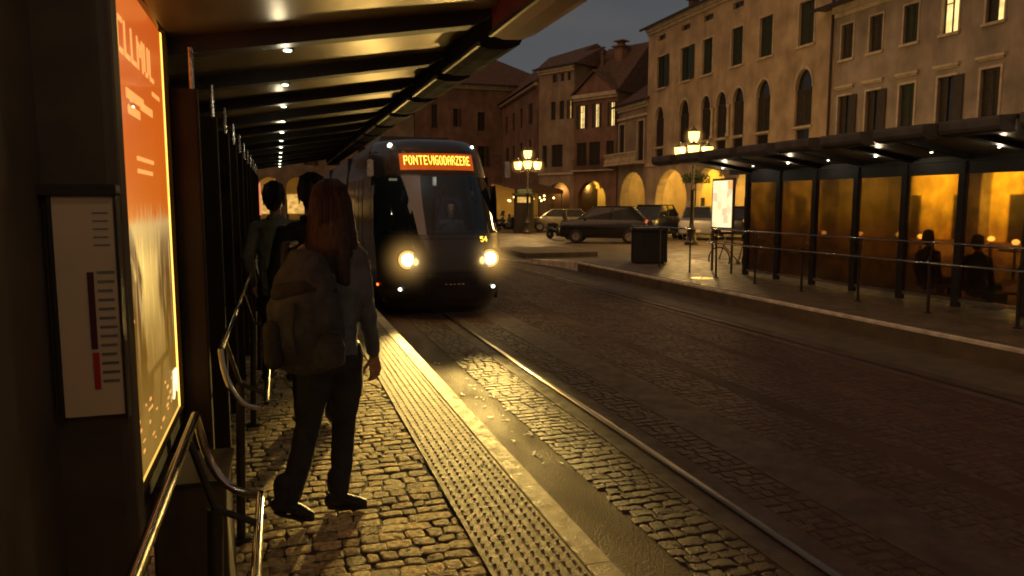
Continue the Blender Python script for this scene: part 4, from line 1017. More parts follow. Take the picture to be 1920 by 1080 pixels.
for Y, wd in W2:
    a, b = sY(Y) - wd / 2, sY(Y) + wd / 2; shutters(pal, a, b, 6.05, 9.22, 'shutter', arch=1.5); sill(pal, a, b, 6.05, 8.1, fr=.12) if 0 else None
    m = MB(); m.box(a - .1, b + .1, -.10, -.003, 5.92, 6.04); m.build('sill', 'stone', pal)
    m = MB(); m.box(a - .1, b + .1, -.08, -.003, 4.93, 5.03); m.build('sill', 'stone', pal); m = MB()
    n = 12; r = wd / 2
    V = []
    for i in range(n + 1):
        t = PI * i / n
        for rr in (1.0, 1.16):
            V += [(sY(Y) - r * rr * math.cos(t), -.05, 8.17 + r * 1.5 * rr * math.sin(t))]
    m.add(V, [(2 * i, 2 * i + 1, 2 * i + 3, 2 * i + 2) for i in range(n)]); m.build('window_surround', 'stone', pal)
    m = MB(); m.box(sY(Y) - .6, sY(Y) + .6, .15, .18, 5.05, 5.86); m.build('balustrade_window', 'pane', pal)
for Y in (46.12, 44.17):
    m = MB(); m.lathe([(.16, 6.05), (.16, 6.2), (.10, 6.3), (.09, 7.9), (.15, 8.05), (.17, 8.15)], 12, (sY(Y), -.12, 0)); m.build('column', 'stone', pal, smooth=True)
m = MB(); m.box(-.02, L + .02, -.12, -.003, 4.55, 4.80); m.build('string_course', 'stone', pal)
for a in (-.0, 6.5, 11.9, 16.4):
    m = MB(); m.rbox(a + .05 if a else .55, (a + .9) if a else 1.55, -.08, -.003, RZ, 1.8, .02, 'z'); m.build('pier_base', 'stone', pal)
rf = gable_roof(pal, L, 12, 15.5, 2.6, .5, hip0=5, hip1=5); chimney(rf, 5.3, .9, 15.55, .6, 1.0)
arcade_room(pal, 0, L, 4.65)
m = MB(); m.tube([(L - .12, -.14, 15.2), (L - .12, -.14, RZ + .1)], .07, 8); m.build('downpipe', 'shutter', pal)

# right building Y 34.38 -> 10
ops = []; sR = lambda Y: 34.38 - Y
ys = [33.5, 31.5, 29.32, 27.1, 24.9, 22.7, 20.5, 18.3, 16.1, 13.9]
for Y in ys:
    ops.append((sR(Y) - .43, sR(Y) + .43, 9.2, 11.0)); ops.append((sR(Y) - .46, sR(Y) + .46, 4.95, 7.3))
a = .8
while a < 23:
    ops.append((a, a + 3.4, RZ, 3.9, .75, .6)); a += 4.3
rb, L = building('town_house', 'cream town house with two lit upper windows above the opposite shelter', (29, 34.38), (29, 9), RZ, 12.0, 12, 'plaster2', ops)
for i, Y in enumerate(ys):
    a, b = sR(Y) - .43, sR(Y) + .43
    if i == 3: litwindow(rb, a, b, 9.2, 11.0, 'lit', shut=False)
    elif i == 4: litwindow(rb, a, b, 9.2, 11.0, 'lit', left=False, shut=False)
    elif i == 1:
        shutters(rb, a, b, 9.2, 11.0)
    else: shutters(rb, a, b, 9.2, 11.0, 'shutgreen' if i == 2 else 'shutter')
    sill(rb, a, b, 9.2, 11.0, fr=.08)
    a, b = sR(Y) - .46, sR(Y) + .46; shutters(rb, a, b, 4.95, 7.3, 'shutgreen' if i == 2 else 'shutter'); sill(rb, a, b, 4.95, 7.3, True, fr=.1)
gable_roof(rb, L, 12, 12.0, 2.6, .9, hip0=4); arcade_room(rb, 0, L, 4.3)

# low cream house with balcony, Y 61.3 -> 55.9
ops = []; sL = lambda Y: 61.3 - Y
for Y in (60.6, 57.0): ops.append((sL(Y) - .55, sL(Y) + .55, 5.15, 8.4))
ops.append((sL(60.75), sL(56.0), RZ, 4.25, 1.0, .7))
lb_, L = building('balcony_house', 'narrow cream house with a stone balcony between the ochre palace and the gabled house', (29, 61.3), (29, 55.92), RZ, 10.0, 8, 'plaster4', ops)
for Y in (60.6, 57.0): a, b = sL(Y) - .55, sL(Y) + .55; shutters(lb_, a, b, 5.15, 8.4); sill(lb_, a, b, 5.15, 8.4, fr=.12)
m = MB(); m.box(-.9, L - .1, -1.0, -.003, 4.85, 5.03); bal = m.build('balcony', 'stone', lb_)
m = MB()
for k in range(26): x = -.8 + k * .235; m.lathe([(.05, 5.03), (.075, 5.25), (.04, 5.5), (.06, 5.75)], 8, (x, -.9, 0))
m.box(-.9, L - .1, -.99, -.82, 5.75, 5.87); m.build('balustrade', 'stone', bal)
m = MB(); m.box(-.02, L, -.14, -.003, 8.75, 8.95); m.build('string_course', 'stone', lb_)
gable_roof(lb_, L, 9, 10.0, 3.2, .4, hip0=0, hip1=0); arcade_room(lb_, 0, L, 4.65)

# gabled house, P0 far -> P1 near
A, B = (24.6, 70.0), (28.93, 61.45)
Lg = math.hypot(B[0] - A[0], B[1] - A[1]); f = lambda s_: Lg - s_
ux, uy = (B[0] - A[0]) / Lg, (B[1] - A[1]) / Lg
Mp = (B[0] - ux * 5.05, B[1] - uy * 5.05)
f = lambda s_: 5.05 - s_
ops = []
for a, b in ((3.75, 4.4), (2.05, 2.58), (.28, .80)): ops.append((f(b), f(a), 8.45, 10.55))
for a, b in ((3.5, 4.7), (1.9, 3.2), (.35, 1.2)): ops.append((f(b), f(a), 5.05, 7.15))
ops.append((f(4.5), f(1.2), RZ, 3.62, 1.0, .6))
gh, L = building('gabled_house', 'reddish brown house with a triangular pediment and three narrow lit windows', Mp, B, RZ, 11.5, 8, 'plaster3', ops)
for a, b in ((3.75, 4.4), (2.05, 2.58), (.28, .80)): litwindow(gh, f(b), f(a), 8.45, 10.55, 'lit')
for a, b in ((3.5, 4.7), (1.9, 3.2), (.35, 1.2)): shutters(gh, f(b), f(a), 5.05, 7.15)
m = MB(); m.prism([(.05, 11.5), (L - .05, 11.5), (L / 2, 13.3)], 'y', -.10, .15); m.build('pediment', 'plaster3', gh)
m = MB(); m.prism([(-.15, 11.45), (L / 2, 13.42), (L + .15, 11.45), (L + .15, 11.6), (L / 2, 13.6), (-.15, 11.6)], 'y', -.35, 3.0); m.build('pediment_roof', 'tile', gh)
m = MB(); m.box(0, L, -.22, -.103, 11.36, 11.48); m.build('pediment_ledge', 'stone', gh)
m = MB(); m.box(0, L, -.5, -.003, 4.52, 4.62); bl_ = m.build('balcony', 'stone', gh)
m = MB()
for k in range(30): x = .2 + k * .158; m.box(x, x + .02, -.48, -.46, 4.62, 5.5)
m.box(.1, L - .1, -.49, -.45, 5.5, 5.55); m.build('balcony_railing', 'darkmetal', bl_)
rf = gable_roof(gh, L, 9, 11.5, 4.9, .1, ridge=.55); chimney(rf, 2.6, 3.6, 14.4, .9, 1.6); chimney(rf, .9, 3.0, 13.8, .3, 1.8)
arcade_room(gh, 0, L, 4.2, D=3.6)
f = lambda s_: Lg - s_
ops = []
for a, b in ((5.3, 5.7), (6.3, 6.9), (7.4, 8.0)): ops.append((f(b), f(a), 9.5, 11.2))
for a, b in ((6.45, 7.9), (8.5, 9.1)): ops.append((f(b), f(a), 5.05, 7.15))
for a, b in ((7.2, 7.8), (6.3, 6.75), (5.5, 5.9)): ops.append((f(b), f(a), 13.0, 13.75))
ops.append((f(8.4), f(5.5), RZ, 3.62, 1.0, .6))
gk, L = building('narrow_house', 'narrow beige house with attic windows, joined to the left of the gabled house', A, Mp, RZ, 14.4, 8, 'plaster4', ops)
litwindow(gk, f(5.7), f(5.3), 9.5, 11.2, 'litdim')
for a, b in ((6.3, 6.9), (7.4, 8.0)): shutters(gk, f(b), f(a), 9.5, 11.2)
for a, b in ((6.45, 7.9), (8.5, 9.1)): shutters(gk, f(b), f(a), 5.05, 7.15)
for a, b in ((7.2, 7.8), (6.3, 6.75), (5.5, 5.9)):
    m = MB(); m.box(f(b), f(a), .15, .17, 13.0, 13.75); m.build('attic_window', 'pane', gk)
m = MB(); m.box(0, L, -.12, -.003, 4.3, 4.5); m.build('string_course', 'stone', gk)
gable_roof(gk, L, 8, 14.4, 2.0, .4, hip0=0, hip1=0)
arcade_room(gk, 0, L, 4.2, D=3.6)

# side house (grazing facade) with large dark tiled roof
ops = []
for k in range(4):
    s_ = 2.2 + k * 3.9
    ops.append((s_, s_ + 1.2, 9.6, 11.6)); ops.append((s_, s_ + 1.2, 5.4, 8.0))
sd, L = building('side_house', 'pinkish side house under a big dark tiled roof, left of the gabled house', (26.2, 88), (24.55, 70.3), RZ, 13.3, 9, 'plaster3', ops)
for o_ in ops: shutters(sd, *o_[:4])
m = MB(); m.add([(-.5, -.6, 13.3), (L + .05, -.6, 13.3), (L + .05, 6, 17.2), (-.5, 6, 19.2)], [(0, 1, 2, 3)]); m.add([(-.5, 6, 19.2), (L + .05, 6, 17.2), (L + .05, 12, 13.3), (-.5, 12, 13.3)], [(0, 1, 2, 3)]); m.add([(L + .05, -.6, 13.3), (L + .05, 12, 13.3), (L + .05, 6, 17.2)], [(0, 1, 2)])
m.build('roof', 'tile', sd)
m = MB(); m.box(-.1, L, -.35, -.003, 13.0, 13.28); m.build('cornice', 'stone', sd)

# end houses across the far end, Y = 88
ops = [(2.0, 2.7, 10.4, 13.1), (4.6, 5.2, 10.6, 12.7), (2.0, 2.7, 6, 8.4), (4.6, 5.2, 6, 8.4), (7.6, 8.5, 10.2, 12.4), (7.6, 8.5, 6, 8.4)]
eh, L = building('end_house', 'pale pink house closing the street behind the tram roof', (15.6, 88), (34.0, 88.2), RZ, 15.6, 9, 'plaster3', ops)
for o_ in ops: shutters(eh, *o_[:4])
gable_roof(eh, L, 9, 15.6, 4.6, .5, hip1=9.5, hip0=2)
ops = []
for k in range(7): ops += [(1.0 + k * 3.0, 2.0 + k * 3.0, 9.0, 11.0), (1.0 + k * 3.0, 2.0 + k * 3.0, 5.8, 8.0)]
for x in (8.05, 11.0, 14.0, 5.0, 2.0, 17.0): ops.append((x, x + 2.55, RZ, 4.45, 1.0, .5))
e2, L = building('arcade_house', 'dim arcaded house seen through the far end of the near shelter', (-10, 86), (15.5, 88), RZ, 13, 9, 'plaster4', ops)
for o_ in ops[:14]: shutters(e2, *o_[:4])
gable_roof(e2, L, 9, 13, 3, .5); arcade_room(e2, 0, L, 5.0, D=3.5)
m = MB()
for x in (8.3, 11.4, 14.3, 5.2): m.box(x, x + 2.0, 3.40, 3.43, .4, 2.6)
m.build('shop_window', 'litdim', e2)
M['redneon'] = em('redneon', (1, .30, .12), .9)
m = MB(); m.box(8.12, 8.34, .1, .16, .3, 4.0); m.build('lit_pillar', 'redneon', e2)

# cafe terrace right of the tram
cf = empty('cafe_terrace', (20.2, 64, RZ), R(14), 'cafe terrace under a dark awning strung with warm bulbs, right of the tram', 'cafe')
m = MB(); m.add([(-.6, -1, 3.05), (4.6, -1, 3.05), (4.6, 3, 3.7), (-.6, 3, 3.7)], [(0, 1, 2, 3)]); m.box(-.6, 4.6, -1.02, -1, 2.7, 3.05); m.build('awning', 'umbrella', cf)
for x in (-.5, 2, 4.5): m = MB(); m.box(x, x + .08, -.9, -.82, 0, 3.0); m.build('post', 'darkmetal', cf)
m = MB(); m.box(-.6, 4.6, 3.0, 3.1, 0, 3.6); m.build('back_wall', 'arcwall', cf)
for i in range(11):
    x = -.4 + i * .46 + random.uniform(-.08, .08); m = MB(); m.sphere((x, random.uniform(-.8, 1.5), 2.35 + random.uniform(-.3, .2)), .085, 10, 6); m.build('bulb', 'bulb', cf, smooth=True)
for i in range(4):
    x = .2 + i * 1.15; m = MB(); m.lathe([(.3, 0), (.04, .03), (.04, .72), (.38, .73), (.38, .76)], 14, (x, .2, 0)); m.build('table', 'wood', cf, smooth=True)
    m = MB(); m.box(x - .62, x - .22, .0, .4, .42, .46); m.box(x - .62, x - .58, .0, .4, .46, .9); m.box(x - .6, x - .57, .02, .05, 0, .42); m.box(x - .27, x - .24, .34, .37, 0, .42); m.box(x - .27, x - .24, .02, .05, 0, .42); m.box(x - .6, x - .57, .34, .37, 0, .42); m.build('chair', 'wood', cf)
# kiosk
kq = empty('kiosk', (14.85, 45.0, RZ), R(-20), 'small dark advertising kiosk under the left street lamp', 'kiosk')
m = MB(); m.rbox(-.62, .62, -.62, .62, 0, 2.35, .2, 'z', 5); m.build('body', 'darkmetal', kq, smooth=True)
m = MB(); m.rbox(-.72, .72, -.72, .72, 2.35, 2.5, .22, 'z', 5); m.rbox(-.5, .5, -.5, .5, 2.5, 2.75, .2, 'z', 5); m.build('roof', 'shutgreen', kq, smooth=True)
m = MB(); m.box(-.4, .4, -.640, -.622, 1.9, 2.25); m.build('sign_panel', 'litdim', kq)

# lit map box on far shelter
o = empty('map_light_box', (10.12, 15.1, 0), 0, 'brightly lit white map box at the left end of the opposite shelter', 'light box')
def mapmat():
    m, nt, b = _new('mapmat'); N = nt.nodes; L = nt.links
    tc = N.new('ShaderNodeTexCoord'); v = N.new('ShaderNodeTexVoronoi'); v.distance = 'CHEBYCHEV'; v.inputs['Scale'].default_value = 5; L.new(tc.outputs['Object'], v.inputs['Vector'])
    sp = N.new('ShaderNodeSeparateColor'); L.new(v.outputs['Color'], sp.inputs[0])
    cr = N.new('ShaderNodeValToRGB'); L.new(sp.outputs[0], cr.inputs[0]); e = cr.color_ramp.elements; e[0].color = (1, .80, .42, 1); e[1].color = (1, .88, .55, 1); e[1].position = .6
    for p, c in ((.72, (.9, .35, .10, 1)), (.78, (.85, .62, .32, 1)), (.9, (.75, .5, .28, 1))): x = e.new(p); x.color = c
    cr.color_ramp.interpolation = 'CONSTANT'
    L.new(cr.outputs[0], b.inputs['Emission Color']); b.inputs['Emission Strength'].default_value = 1.25; b.inputs['Roughness'].default_value = .2
    return m
m = MB(); m.box(-.03, .02, .0, .90, 1.02, 2.22); m.box(-.02, .02, .02, .06, 0, 1.02); m.box(-.02, .02, .84, .88, 0, 1.02); m.build('frame', 'umbrella', o)
m = MB(); m.box(-.04, -.032, .05, .85, 1.07, 2.17); m.build('map_panel', mapmat(), o)

# bins / cabinets at rail end
o = empty('litter_bin', (9.78, 18.6, 0), R(-20), 'dark boxy litter bin at the left end of the opposite platform', 'bin'); o.scale = (1.25, 1.25, 1)
m = MB(); m.rbox(-.36, .36, -.36, .36, .04, .90, .06, 'z'); m.build('body', 'rubber', o, smooth=True)
m = MB(); m.rbox(-.39, .39, -.39, .39, .90, .97, .08, 'z'); m.build('lid', 'darkmetal', o, smooth=True)
m = MB(); m.box(-.3, .3, -.3, .3, 0, .04); m.build('plinth', 'darkmetal', o)
m = MB(); m.box(-.2, .2, -.365, -.358, .62, .78); m.build('slot', 'rubber', o)
# yellow lit disc on platform
o = empty('ground_light', (8.84, 14.33, 0), 0, 'flat round yellow disc set in the opposite platform', 'ground disc')
m = MB(); m.lathe([(.24, 0), (.24, .006), (.22, .009)], 24); m.build('disc', 'yellowlit', o); m = MB(); m.box(-.2, .2, -.012, .012, .0092, .012); m.v = [tuple(Matrix.Rotation(.9, 3, 'Z') @ Vector(v)) for v in m.v]; m.build('slot', 'darkmetal', o)

# added tables and lamps, making the bright spots behind the amber glass
for i, (x, y) in enumerate(((16.6, 19.8), (17.2, 18.9), (17.4, 16.8), (18.0, 15.1), (17.0, 13.6), (18.4, 13.9), (17.8, 18.0))):
    t = empty('added_lamp_table', (x, y, RZ), random.random(), 'added small table with a glowing lamp, a bright spot behind the opposite shelter glass', 'table', 'added lamp tables behind the opposite shelter')
    m = MB(); m.lathe([(.25, 0), (.03, .03), (.03, .72), (.36, .73), (.36, .76)], 14); m.build('table_top', 'wood', t, smooth=True)
    m = MB(); m.lathe([(.05, .76), (.05, .80), (.015, .81), (.015, .88)], 10); lm = m.build('lamp', 'darkmetal', t); m = MB(); m.sphere((0, 0, .95), .085, 14, 8, (1, 1, .8)); m.build('lamp_shade', 'bulb', lm, smooth=True)
# hanging basket plant before the palace
o = empty('hanging_plant', (26.6, 44.2, 0), 0, 'leafy green plant on a tall stand lit before the ochre arcade', 'plant')
m = MB(); m.lathe([(.25, RZ), (.25, RZ + .1), (.05, RZ + .15), (.05, 2.9), (.4, 3.0), (.5, 3.3), (.45, 3.3)], 12); m.build('stand', 'darkmetal', o, smooth=True)
m = MB()
for _ in range(700):
    r = random.random() ** .5 * .95; a = random.uniform(0, 2 * PI); z = 3.35 + random.uniform(-.35, .55) * (1 - r * .5); c = Vector((r * math.cos(a), r * math.sin(a), z - .25 * r))
    d1 = Vector((random.gauss(0, 1), random.gauss(0, 1), random.gauss(0, 1))).normalized() * .09; d2 = d1.cross(Vector((random.gauss(0, 1), random.gauss(0, 1), random.gauss(0, 1)))).normalized() * .035
    m.add([c - d1, c + d2, c + d1, c - d2], [(0, 1, 2, 3)])
m.build('foliage', 'foliage', o)

# ------------------------------------------------------------------ cars
def car(loc, rz, label, paint, h=1.5, L=4.3, tail=True, kind='suv'):
    o = empty('parked_car', loc, rz, label, 'car', 'cars parked on the square'); W = .88
    k = h / 1.5
    prof = [(-L / 2, .35, .55 * k, .80), (-L / 2 + .08, .28, .88 * k, .86), (-L / 2 + .9, .25, .98 * k, W), (-L / 2 + 1.05, .25, 1.0 * k, W), (L / 2 - .6, .25, .97 * k, W), (L / 2 - .05, .28, .9 * k, .84), (L / 2, .36, .62 * k, .78)]
    m = MB(); V = []
    for x, zb, zt, wd in prof:
        V += [(x, -wd * .92, zb), (x, -wd, zb + .12), (x, -wd, zt - .16), (x, -wd * .90, zt), (x, wd * .90, zt), (x, wd, zt - .16), (x, wd, zb + .12), (x, wd * .92, zb)]
    n = 8; q = len(prof)
    m.add(V, [(i * n + j, i * n + (j + 1) % n, (i + 1) * n + (j + 1) % n, (i + 1) * n + j) for i in range(q - 1) for j in range(n)] + [tuple(range(n)), tuple((q - 1) * n + j for j in range(n))])
    ob = m.build('body', paint, o, smooth=True); bevel(ob, .04, 3)
    # cabin
    x0, x1, x2, x3 = -L / 2 + .85, -L / 2 + 1.65, L / 2 - .75, L / 2 - .12
    m = MB(); zt = h; zb = .95 * k
    V = [(x0, -.76, zb), (x1, -.62, zt - .03), (x2, -.62, zt - .05), (x3, -.72, zb), (x0, .76, zb), (x1, .62, zt - .03), (x2, .62, zt - .05), (x3, .72, zb)]
    m.add(V, [(0, 1, 2, 3), (4, 7, 6, 5), (0, 4, 5, 1), (3, 2, 6, 7), (1, 5, 6, 2)]); cb = m.build('windows', 'carglass', o)
    m = MB(); m.rbox(x1 - .1, x2 + .12, -.64, .64, zt - .05, zt, .12, 'z')
    for s in (-1, 1):
        for xa, xb in ((x0, x1), (x3, x2)): m.tube([(xa, s * .765, zb), (xb, s * .63, zt - .03)], .035, 6)
        xm = (x1 + x2) / 2; m.tube([(xm, s * .77, zb), (xm, s * .632, zt - .03)], .03, 6)
    m.build('roof', paint, o)
    for sx_ in (-L / 2 + .8, L / 2 - .8):
        for s in (-1, 1):
            m = MB(); m.lathe([(.22, -.11), (.31, -.10), (.33, -.05), (.33, .05), (.31, .10), (.22, .11)], 20, (sx_, s * .80, .33), 'y'); wl_ = m.build('wheel', 'rubber', o, smooth=True)
            m = MB(); m.lathe([(.2, -.115), (.05, -.122), (.05, .122), (.2, .115)], 14, (sx_, s * .80, .33), 'y'); m.build('rim', 'steel', wl_, smooth=True)
    for s in (-1, 1):
        m = MB(); m.sphere((-L / 2 + .12, s * .66, .72 * k), .13, 12, 8, (.6, 1.2, .6)); m.build('headlight', 'steel', o, smooth=True)
        m = MB(); m.sphere((L / 2 - .07, s * .68, .85 * k), .12, 10, 6, (.4, .8, 1.1)); m.build('taillight', 'redled' if tail == 2 else 'redprint', o, smooth=True)
        m = MB(); m.sphere((x0 + .35, s * .93, 1.02 * k), .1, 10, 6, (.6, .9, .7)); m.build('wing_mirror', paint, o, smooth=True)
        for xd in (x0 + .9, x0 + 1.9): m = MB(); m.rbox(xd, xd + .18, s * .885 - .015, s * .885 + .015, .82 * k, .85 * k, .01, 'y'); m.build('door_handle', 'steel', o)
    m = MB(); m.box(-L / 2 - .012, -L / 2 + .01, -.26, .26, .42, .53); m.build('number_plate', 'paper', o)
    return o
M['carblack'] = pm('carblack', (.006, .006, .007), .25, 0, var=.1, scale=3, coat=.5)
M['carsilver'] = pm('carsilver', (.32, .31, .30), .28, .6, var=.06, scale=3, coat=.8)
M['carbeige'] = pm('carbeige', (.11, .09, .06), .5, .1, var=.06, scale=3, coat=.8)
M['carblue'] = pm('carblue', (.010, .011, .016), .28, 0, var=.1, scale=3, coat=.5)
car((14.9, 32.9, RZ), R(-30), 'black estate car parked side on, left of the litter bin', 'carblack', 1.74, 4.1)
car((18.9, 35.6, RZ), R(42), 'dark blue car partly behind the black estate car', 'carblue', 1.80, 4.3)
car((21.4, 35.2, RZ), R(55), 'silver car with red rear lights between dark cars', 'carsilver', 1.72, 4.2, tail=2)
car((23.4, 35.0, RZ), R(48), 'dark car nearest the lit map box', 'carblack', 1.72, 4.3)
car((17.8, 46.5, RZ), R(-20), 'beige car parked farther back, right of the kiosk', 'carbeige', 1.5, 4.2)

def wheel(root, x, z, r=.33, y=0, thick=.018, spokes=True):
    m = MB(); n = 22; m.tube([(x + r * math.cos(2 * PI * i / n), y, z + r * math.sin(2 * PI * i / n)) for i in range(n)], thick, 7, closed=True); wv = m.build('wheel', 'rubber', root, smooth=True)
    if spokes:
        m = MB()
        for i in range(10): a = 2 * PI * i / 10; m.tube([(x, y, z), (x + r * math.cos(a), y, z + r * math.sin(a))], .004, 4)
        m.lathe([(.03, -.03), (.03, .03)], 8, (x, y, z), 'y'); m.build('spokes', 'steel', wv)
def bicycle(loc, rz, label, paint='darkmetal'):
    o = empty('bicycle', loc, rz, label, 'bicycle', 'bicycles parked behind the opposite leaning rail')
    wheel(o, -.52, .34); wheel(o, .52, .34)
    m = MB(); bb = (-.08, 0, .30); st = (-.2, 0, .78); hd_ = (.36, 0, .82)
    for a, b in ((bb, st), (st, hd_), (bb, (.38, 0, .72)), (bb, (-.52, 0, .34)), (st, (-.52, 0, .34)), (hd_, (.52, 0, .34))): m.tube([a, b], .015, 6)
    m.build('frame', paint, o, smooth=True)
    m = MB(); m.tube([(.30, -.28, 1.0), (.40, -.2, 1.0), (.36, 0, .98), (.40, .2, 1.0), (.30, .28, 1.0)], .012, 6); m.tube([(.36, 0, .82), (.36, 0, .98)], .012, 6); m.build('handlebar', 'steel', o, smooth=True)
    m = MB(); m.sphere((-.24, 0, .9), .1, 10, 6, (1.3, .7, .35)); m.tube([(-.2, 0, .78), (-.23, 0, .88)], .012, 6); m.build('saddle', 'rubber', o, smooth=True)
    m = MB(); m.lathe([(.08, -.02), (.08, .02)], 12, (-.08, 0, .30), 'y'); m.tube([(-.08, .06, .30), (.04, .08, .2)], .01, 5); m.tube([(-.08, -.06, .30), (-.2, -.08, .4)], .01, 5); m.build('crank', 'steel', o)
    m = MB(); m.box(-.72, -.34, -.07, .07, .70, .72); m.build('carrier', 'steel', o)
    return o
for i, (x, y, r_, lb) in enumerate(((11.9, 17.6, 25, 'bicycle leaning under the lit map box, farthest left of its row'), (12.4, 16.4, 10, 'second bicycle from the left in the row behind the lit map box'), (12.0, 15.1, 30, 'third bicycle in the row, behind the left end of the shelter glass'), (12.2, 13.7, 15, 'bicycle with a yellow frame behind the first shelter panes'))):
    bicycle((x, y, RZ), R(r_ + 90), lb, 'yellow' if i == 3 else ('steel' if i == 1 else 'darkmetal'))
def scooter(loc, rz, label):
    o = empty('motor_scooter', loc, rz, label, 'scooter')
    for x in (-.6, .6):
        m = MB(); m.lathe([(.12, -.05), (.22, -.05), (.24, 0), (.22, .05), (.12, .05)], 16, (x, 0, .24), 'y'); wv = m.build('wheel', 'rubber', o, smooth=True)
        m = MB(); m.lathe([(.11, -.04), (.04, -.055), (.04, .055), (.11, .04)], 10, (x, 0, .24), 'y'); m.build('rim', 'steel', wv)
    organic('body', [[(-.75, 0, .55, .12, .10), (-.45, 0, .55, .17, .17), (-.15, 0, .45, .14, .14)], [(-.15, 0, .28, .13, .05), (.30, 0, .28, .15, .05)], [(.30, 0, .30, .15, .05), (.44, 0, .60, .19, .06), (.38, 0, .92, .13, .06)], [(.60, 0, .40, .07, .12), (.48, 0, .52, .07, .08)]], 'carblack', o, .02, 3)
    organic('seat', [[(-.72, 0, .74, .10, .05), (-.3, 0, .74, .13, .06), (-.1, 0, .72, .08, .04)]], 'rubber', o, .02, 2)
    m = MB(); m.tube([(.33, -.33, 1.0), (.38, -.1, .98), (.38, .1, .98), (.33, .33, 1.0)], .018, 7); m.build('handlebar', 'steel', o, smooth=True)
    m = MB(); m.sphere((.46, 0, .93), .08, 10, 8, (.6, 1, 1)); m.build('headlight', 'steel', o, smooth=True)
    m = MB(); m.add([(.42, -.2, 1.0), (.42, .2, 1.0), (.30, .15, 1.35), (.30, -.15, 1.35)], [(0, 1, 2, 3)]); m.build('windscreen', 'carglass', o)
    return o
scooter((14.0, 36.6, RZ), R(-60), 'dark scooter parked in front of the black estate car')
scooter((14.3, 47.0, RZ), R(-15), 'scooter parked between the tram and the kiosk')
scooter((15.2, 50.0, RZ), R(-150), 'scooter standing before the cafe terrace lights')

# ------------------------------------------------------------------ lights
def point(loc, p, col, r=.08, name='lamp_light', parent=None):
    l = bpy.data.lights.new(name, 'POINT'); l.energy = p; l.color = col; l.shadow_soft_size = r
    o = bpy.data.objects.new(name, l); C.objects.link(o); o.location = loc; return o
def spot(loc, tgt, p, col, ang, blend=.6, r=.06, name='headlight_beam'):
    l = bpy.data.lights.new(name, 'SPOT'); l.energy = p; l.color = col; l.shadow_soft_size = r; l.spot_size = R(ang); l.spot_blend = blend
    o = bpy.data.objects.new(name, l); C.objects.link(o); o.location = loc
    o.rotation_euler = (Vector(tgt) - Vector(loc)).to_track_quat('-Z', 'Y').to_euler(); return o
WARM = (1, .66, .22)
HLP = 3200
for x, y, z in HL:
    spot((x, y, z), (.72, 3.3, -.02), HLP, (1, .66, .17), 26, 1.0, .07)
    spot((x, y - .03, z + .03), (.60, 3.9, 2.80), 80, (1, .64, .16), 40, 1.0, .07, 'headlight_spill'); point((x, y - .05, z), 6, (1, .66, .22), .08, 'headlight_spill')
for x, y, z in ((14.75, 44, 3.9), (17.9, 30, 3.9)): point((x, y, z), 1500, (1, .60, .2), .5, 'street_lamp_light')
point((TX + .1, 12.95, 2.05), 5, (.8, .85, .95), .08, 'cab_light')
point((TX, 15.5, 2.4), 6, (1, .8, .5), .2, 'saloon_light')
# lit arcade lamps
for Y, pw_ in ((53.0, 420), (47.0, 420), (41.5, 480), (36.8, 620)): point((31.0, Y, 3.7), pw_, (1, .64, .14), .15, 'arcade_light')
point((31.0, 58.5, 3.7), 420, (1, .62, .13), .15, 'arcade_light')
for Y in (32, 27.5, 23, 18.5, 14): point((31.0, Y, 3.2), 850, (1, .66, .13), .15, 'arcade_light')
point((28.6, 66.8, 3.1), 130, (1, .62, .15), .15, 'arcade_light'); point((27.2, 69.6, 3.0), 90, (1, .62, .15), .15, 'arcade_light')
for X in (-1, 4.0): point((X, 88.6, 3.5), 30, (1, .6, .25), .15, 'arcade_light')
point((22.3, 64.5, 2.6), 60, (1, .5, .15), .2, 'cafe_light')
# downlights of the shelters
point((.075, 1.72, 2.34), 2.0, (1, .80, .55), .03, 'downlight_lamp')
point((.075, .55, 2.34), 5, (1, .80, .55), .03, 'downlight_lamp')
for k in range(-1, 12): 
    if k % 2 == 0: point((.075, 4.05 + 1.165 * k, 2.36), .9, (1, .88, .6), .02, 'downlight_lamp')
for k in range(-1, 13):
    if k % 2 == 0: point((9.585, 3.5 + 1.13 * k, 2.36), 3.0, (1, .85, .6), .03, 'downlight_lamp')

# ------------------------------------------------------------------ world, sun
wd = bpy.data.worlds.new('World'); S.world = wd; wd.use_nodes = True
N = wd.node_tree.nodes; L = wd.node_tree.links; bg = N['Background']
sky = N.new('ShaderNodeTexSky'); sky.sky_type = 'NISHITA'; sky.sun_disc = False
sky.sun_elevation = R(2); sky.sun_rotation = R(-60)
hs = N.new('ShaderNodeHueSaturation'); hs.inputs['Saturation'].default_value = .25; hs.inputs['Value'].default_value = 1; L.new(sky.outputs[0], hs.inputs['Color'])
tc = N.new('ShaderNodeTexCoord'); ns = N.new('ShaderNodeTexNoise'); ns.inputs['Scale'].default_value = 3.2; ns.inputs['Detail'].default_value = 7
mpp = N.new('ShaderNodeMapping'); mpp.inputs['Scale'].default_value = (1, 1, 3); L.new(tc.outputs['Generated'], mpp.inputs[0]); L.new(mpp.outputs[0], ns.inputs['Vector'])
mr = N.new('ShaderNodeMapRange'); mr.inputs['From Min'].default_value = .3; mr.inputs['From Max'].default_value = .7; mr.inputs['To Min'].default_value = 0; mr.inputs['To Max'].default_value = 1; L.new(ns.outputs['Fac'], mr.inputs['Value'])
cm = N.new('ShaderNodeMix'); cm.data_type = 'RGBA'; L.new(mr.outputs[0], cm.inputs['Factor']); cm.inputs['A'].default_value = (.68, .72, .86, 1); cm.inputs['B'].default_value = (1.15, 1.12, 1.12, 1)
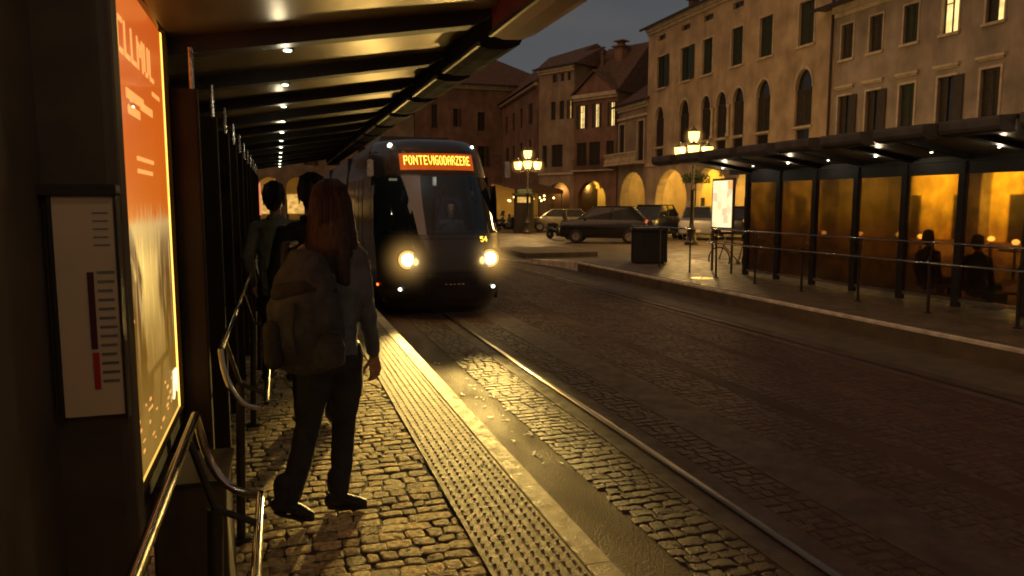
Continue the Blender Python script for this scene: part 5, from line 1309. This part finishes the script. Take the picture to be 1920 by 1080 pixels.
ml = N.new('ShaderNodeMix'); ml.data_type = 'RGBA'; ml.blend_type = 'MIX'; ml.inputs['Factor'].default_value = .8; L.new(hs.outputs[0], ml.inputs['A']); L.new(cm.outputs['Result'], ml.inputs['B'])
sp = N.new('ShaderNodeSeparateXYZ'); L.new(tc.outputs['Generated'], sp.inputs[0])
dt = N.new('ShaderNodeVectorMath'); dt.operation = 'DOT_PRODUCT'; L.new(tc.outputs['Generated'], dt.inputs[0]); dt.inputs[1].default_value = (-.55, -.83, .05)
gm = N.new('ShaderNodeMapRange'); gm.interpolation_type = 'SMOOTHSTEP'; gm.inputs['From Min'].default_value = -.55; gm.inputs['From Max'].default_value = .75; L.new(dt.outputs['Value'], gm.inputs['Value'])
gx = N.new('ShaderNodeMix'); gx.data_type = 'RGBA'; L.new(gm.outputs[0], gx.inputs['Factor']); L.new(ml.outputs['Result'], gx.inputs['A']); gx.inputs['B'].default_value = (2.1, 1.25, .66, 1)  # amber added to the sky behind the camera as warm fill
L.new(gx.outputs['Result'], bg.inputs['Color']); bg.inputs['Strength'].default_value = .088
sl = bpy.data.lights.new('warm_fill_sun', 'SUN'); sl.energy = .62; sl.angle = R(60); sl.color = (1, .52, .27)  # warm night fill added from above, standing for city glow
so = bpy.data.objects.new('warm_fill_sun', sl); C.objects.link(so); so.rotation_euler = (R(48), 0, R(-60))

# ------------------------------------------------------------------ camera
cam = bpy.data.cameras.new('camera'); co = bpy.data.objects.new('camera', cam); C.objects.link(co); S.camera = co
cam.sensor_width = 36; cam.lens = 1400 / 1920 * 36; cam.clip_start = .05; cam.clip_end = 2000
co.location = (0, 0, 1.65); co.rotation_euler = (R(90 - 6.5198), 0, -R(17.3411))
cam.dof.use_dof = False

S.view_settings.view_transform = 'Standard'; S.view_settings.look = 'None'; S.view_settings.exposure = 0
S.cycles.use_denoising = True
try: S.cycles.denoiser = 'OPENIMAGEDENOISE'
except Exception: pass
S.cycles.use_light_tree = True
S.cycles.sample_clamp_indirect = 4
S.cycles.max_bounces = 6; S.cycles.transparent_max_bounces = 12
S.cycles.filter_width = 1.9
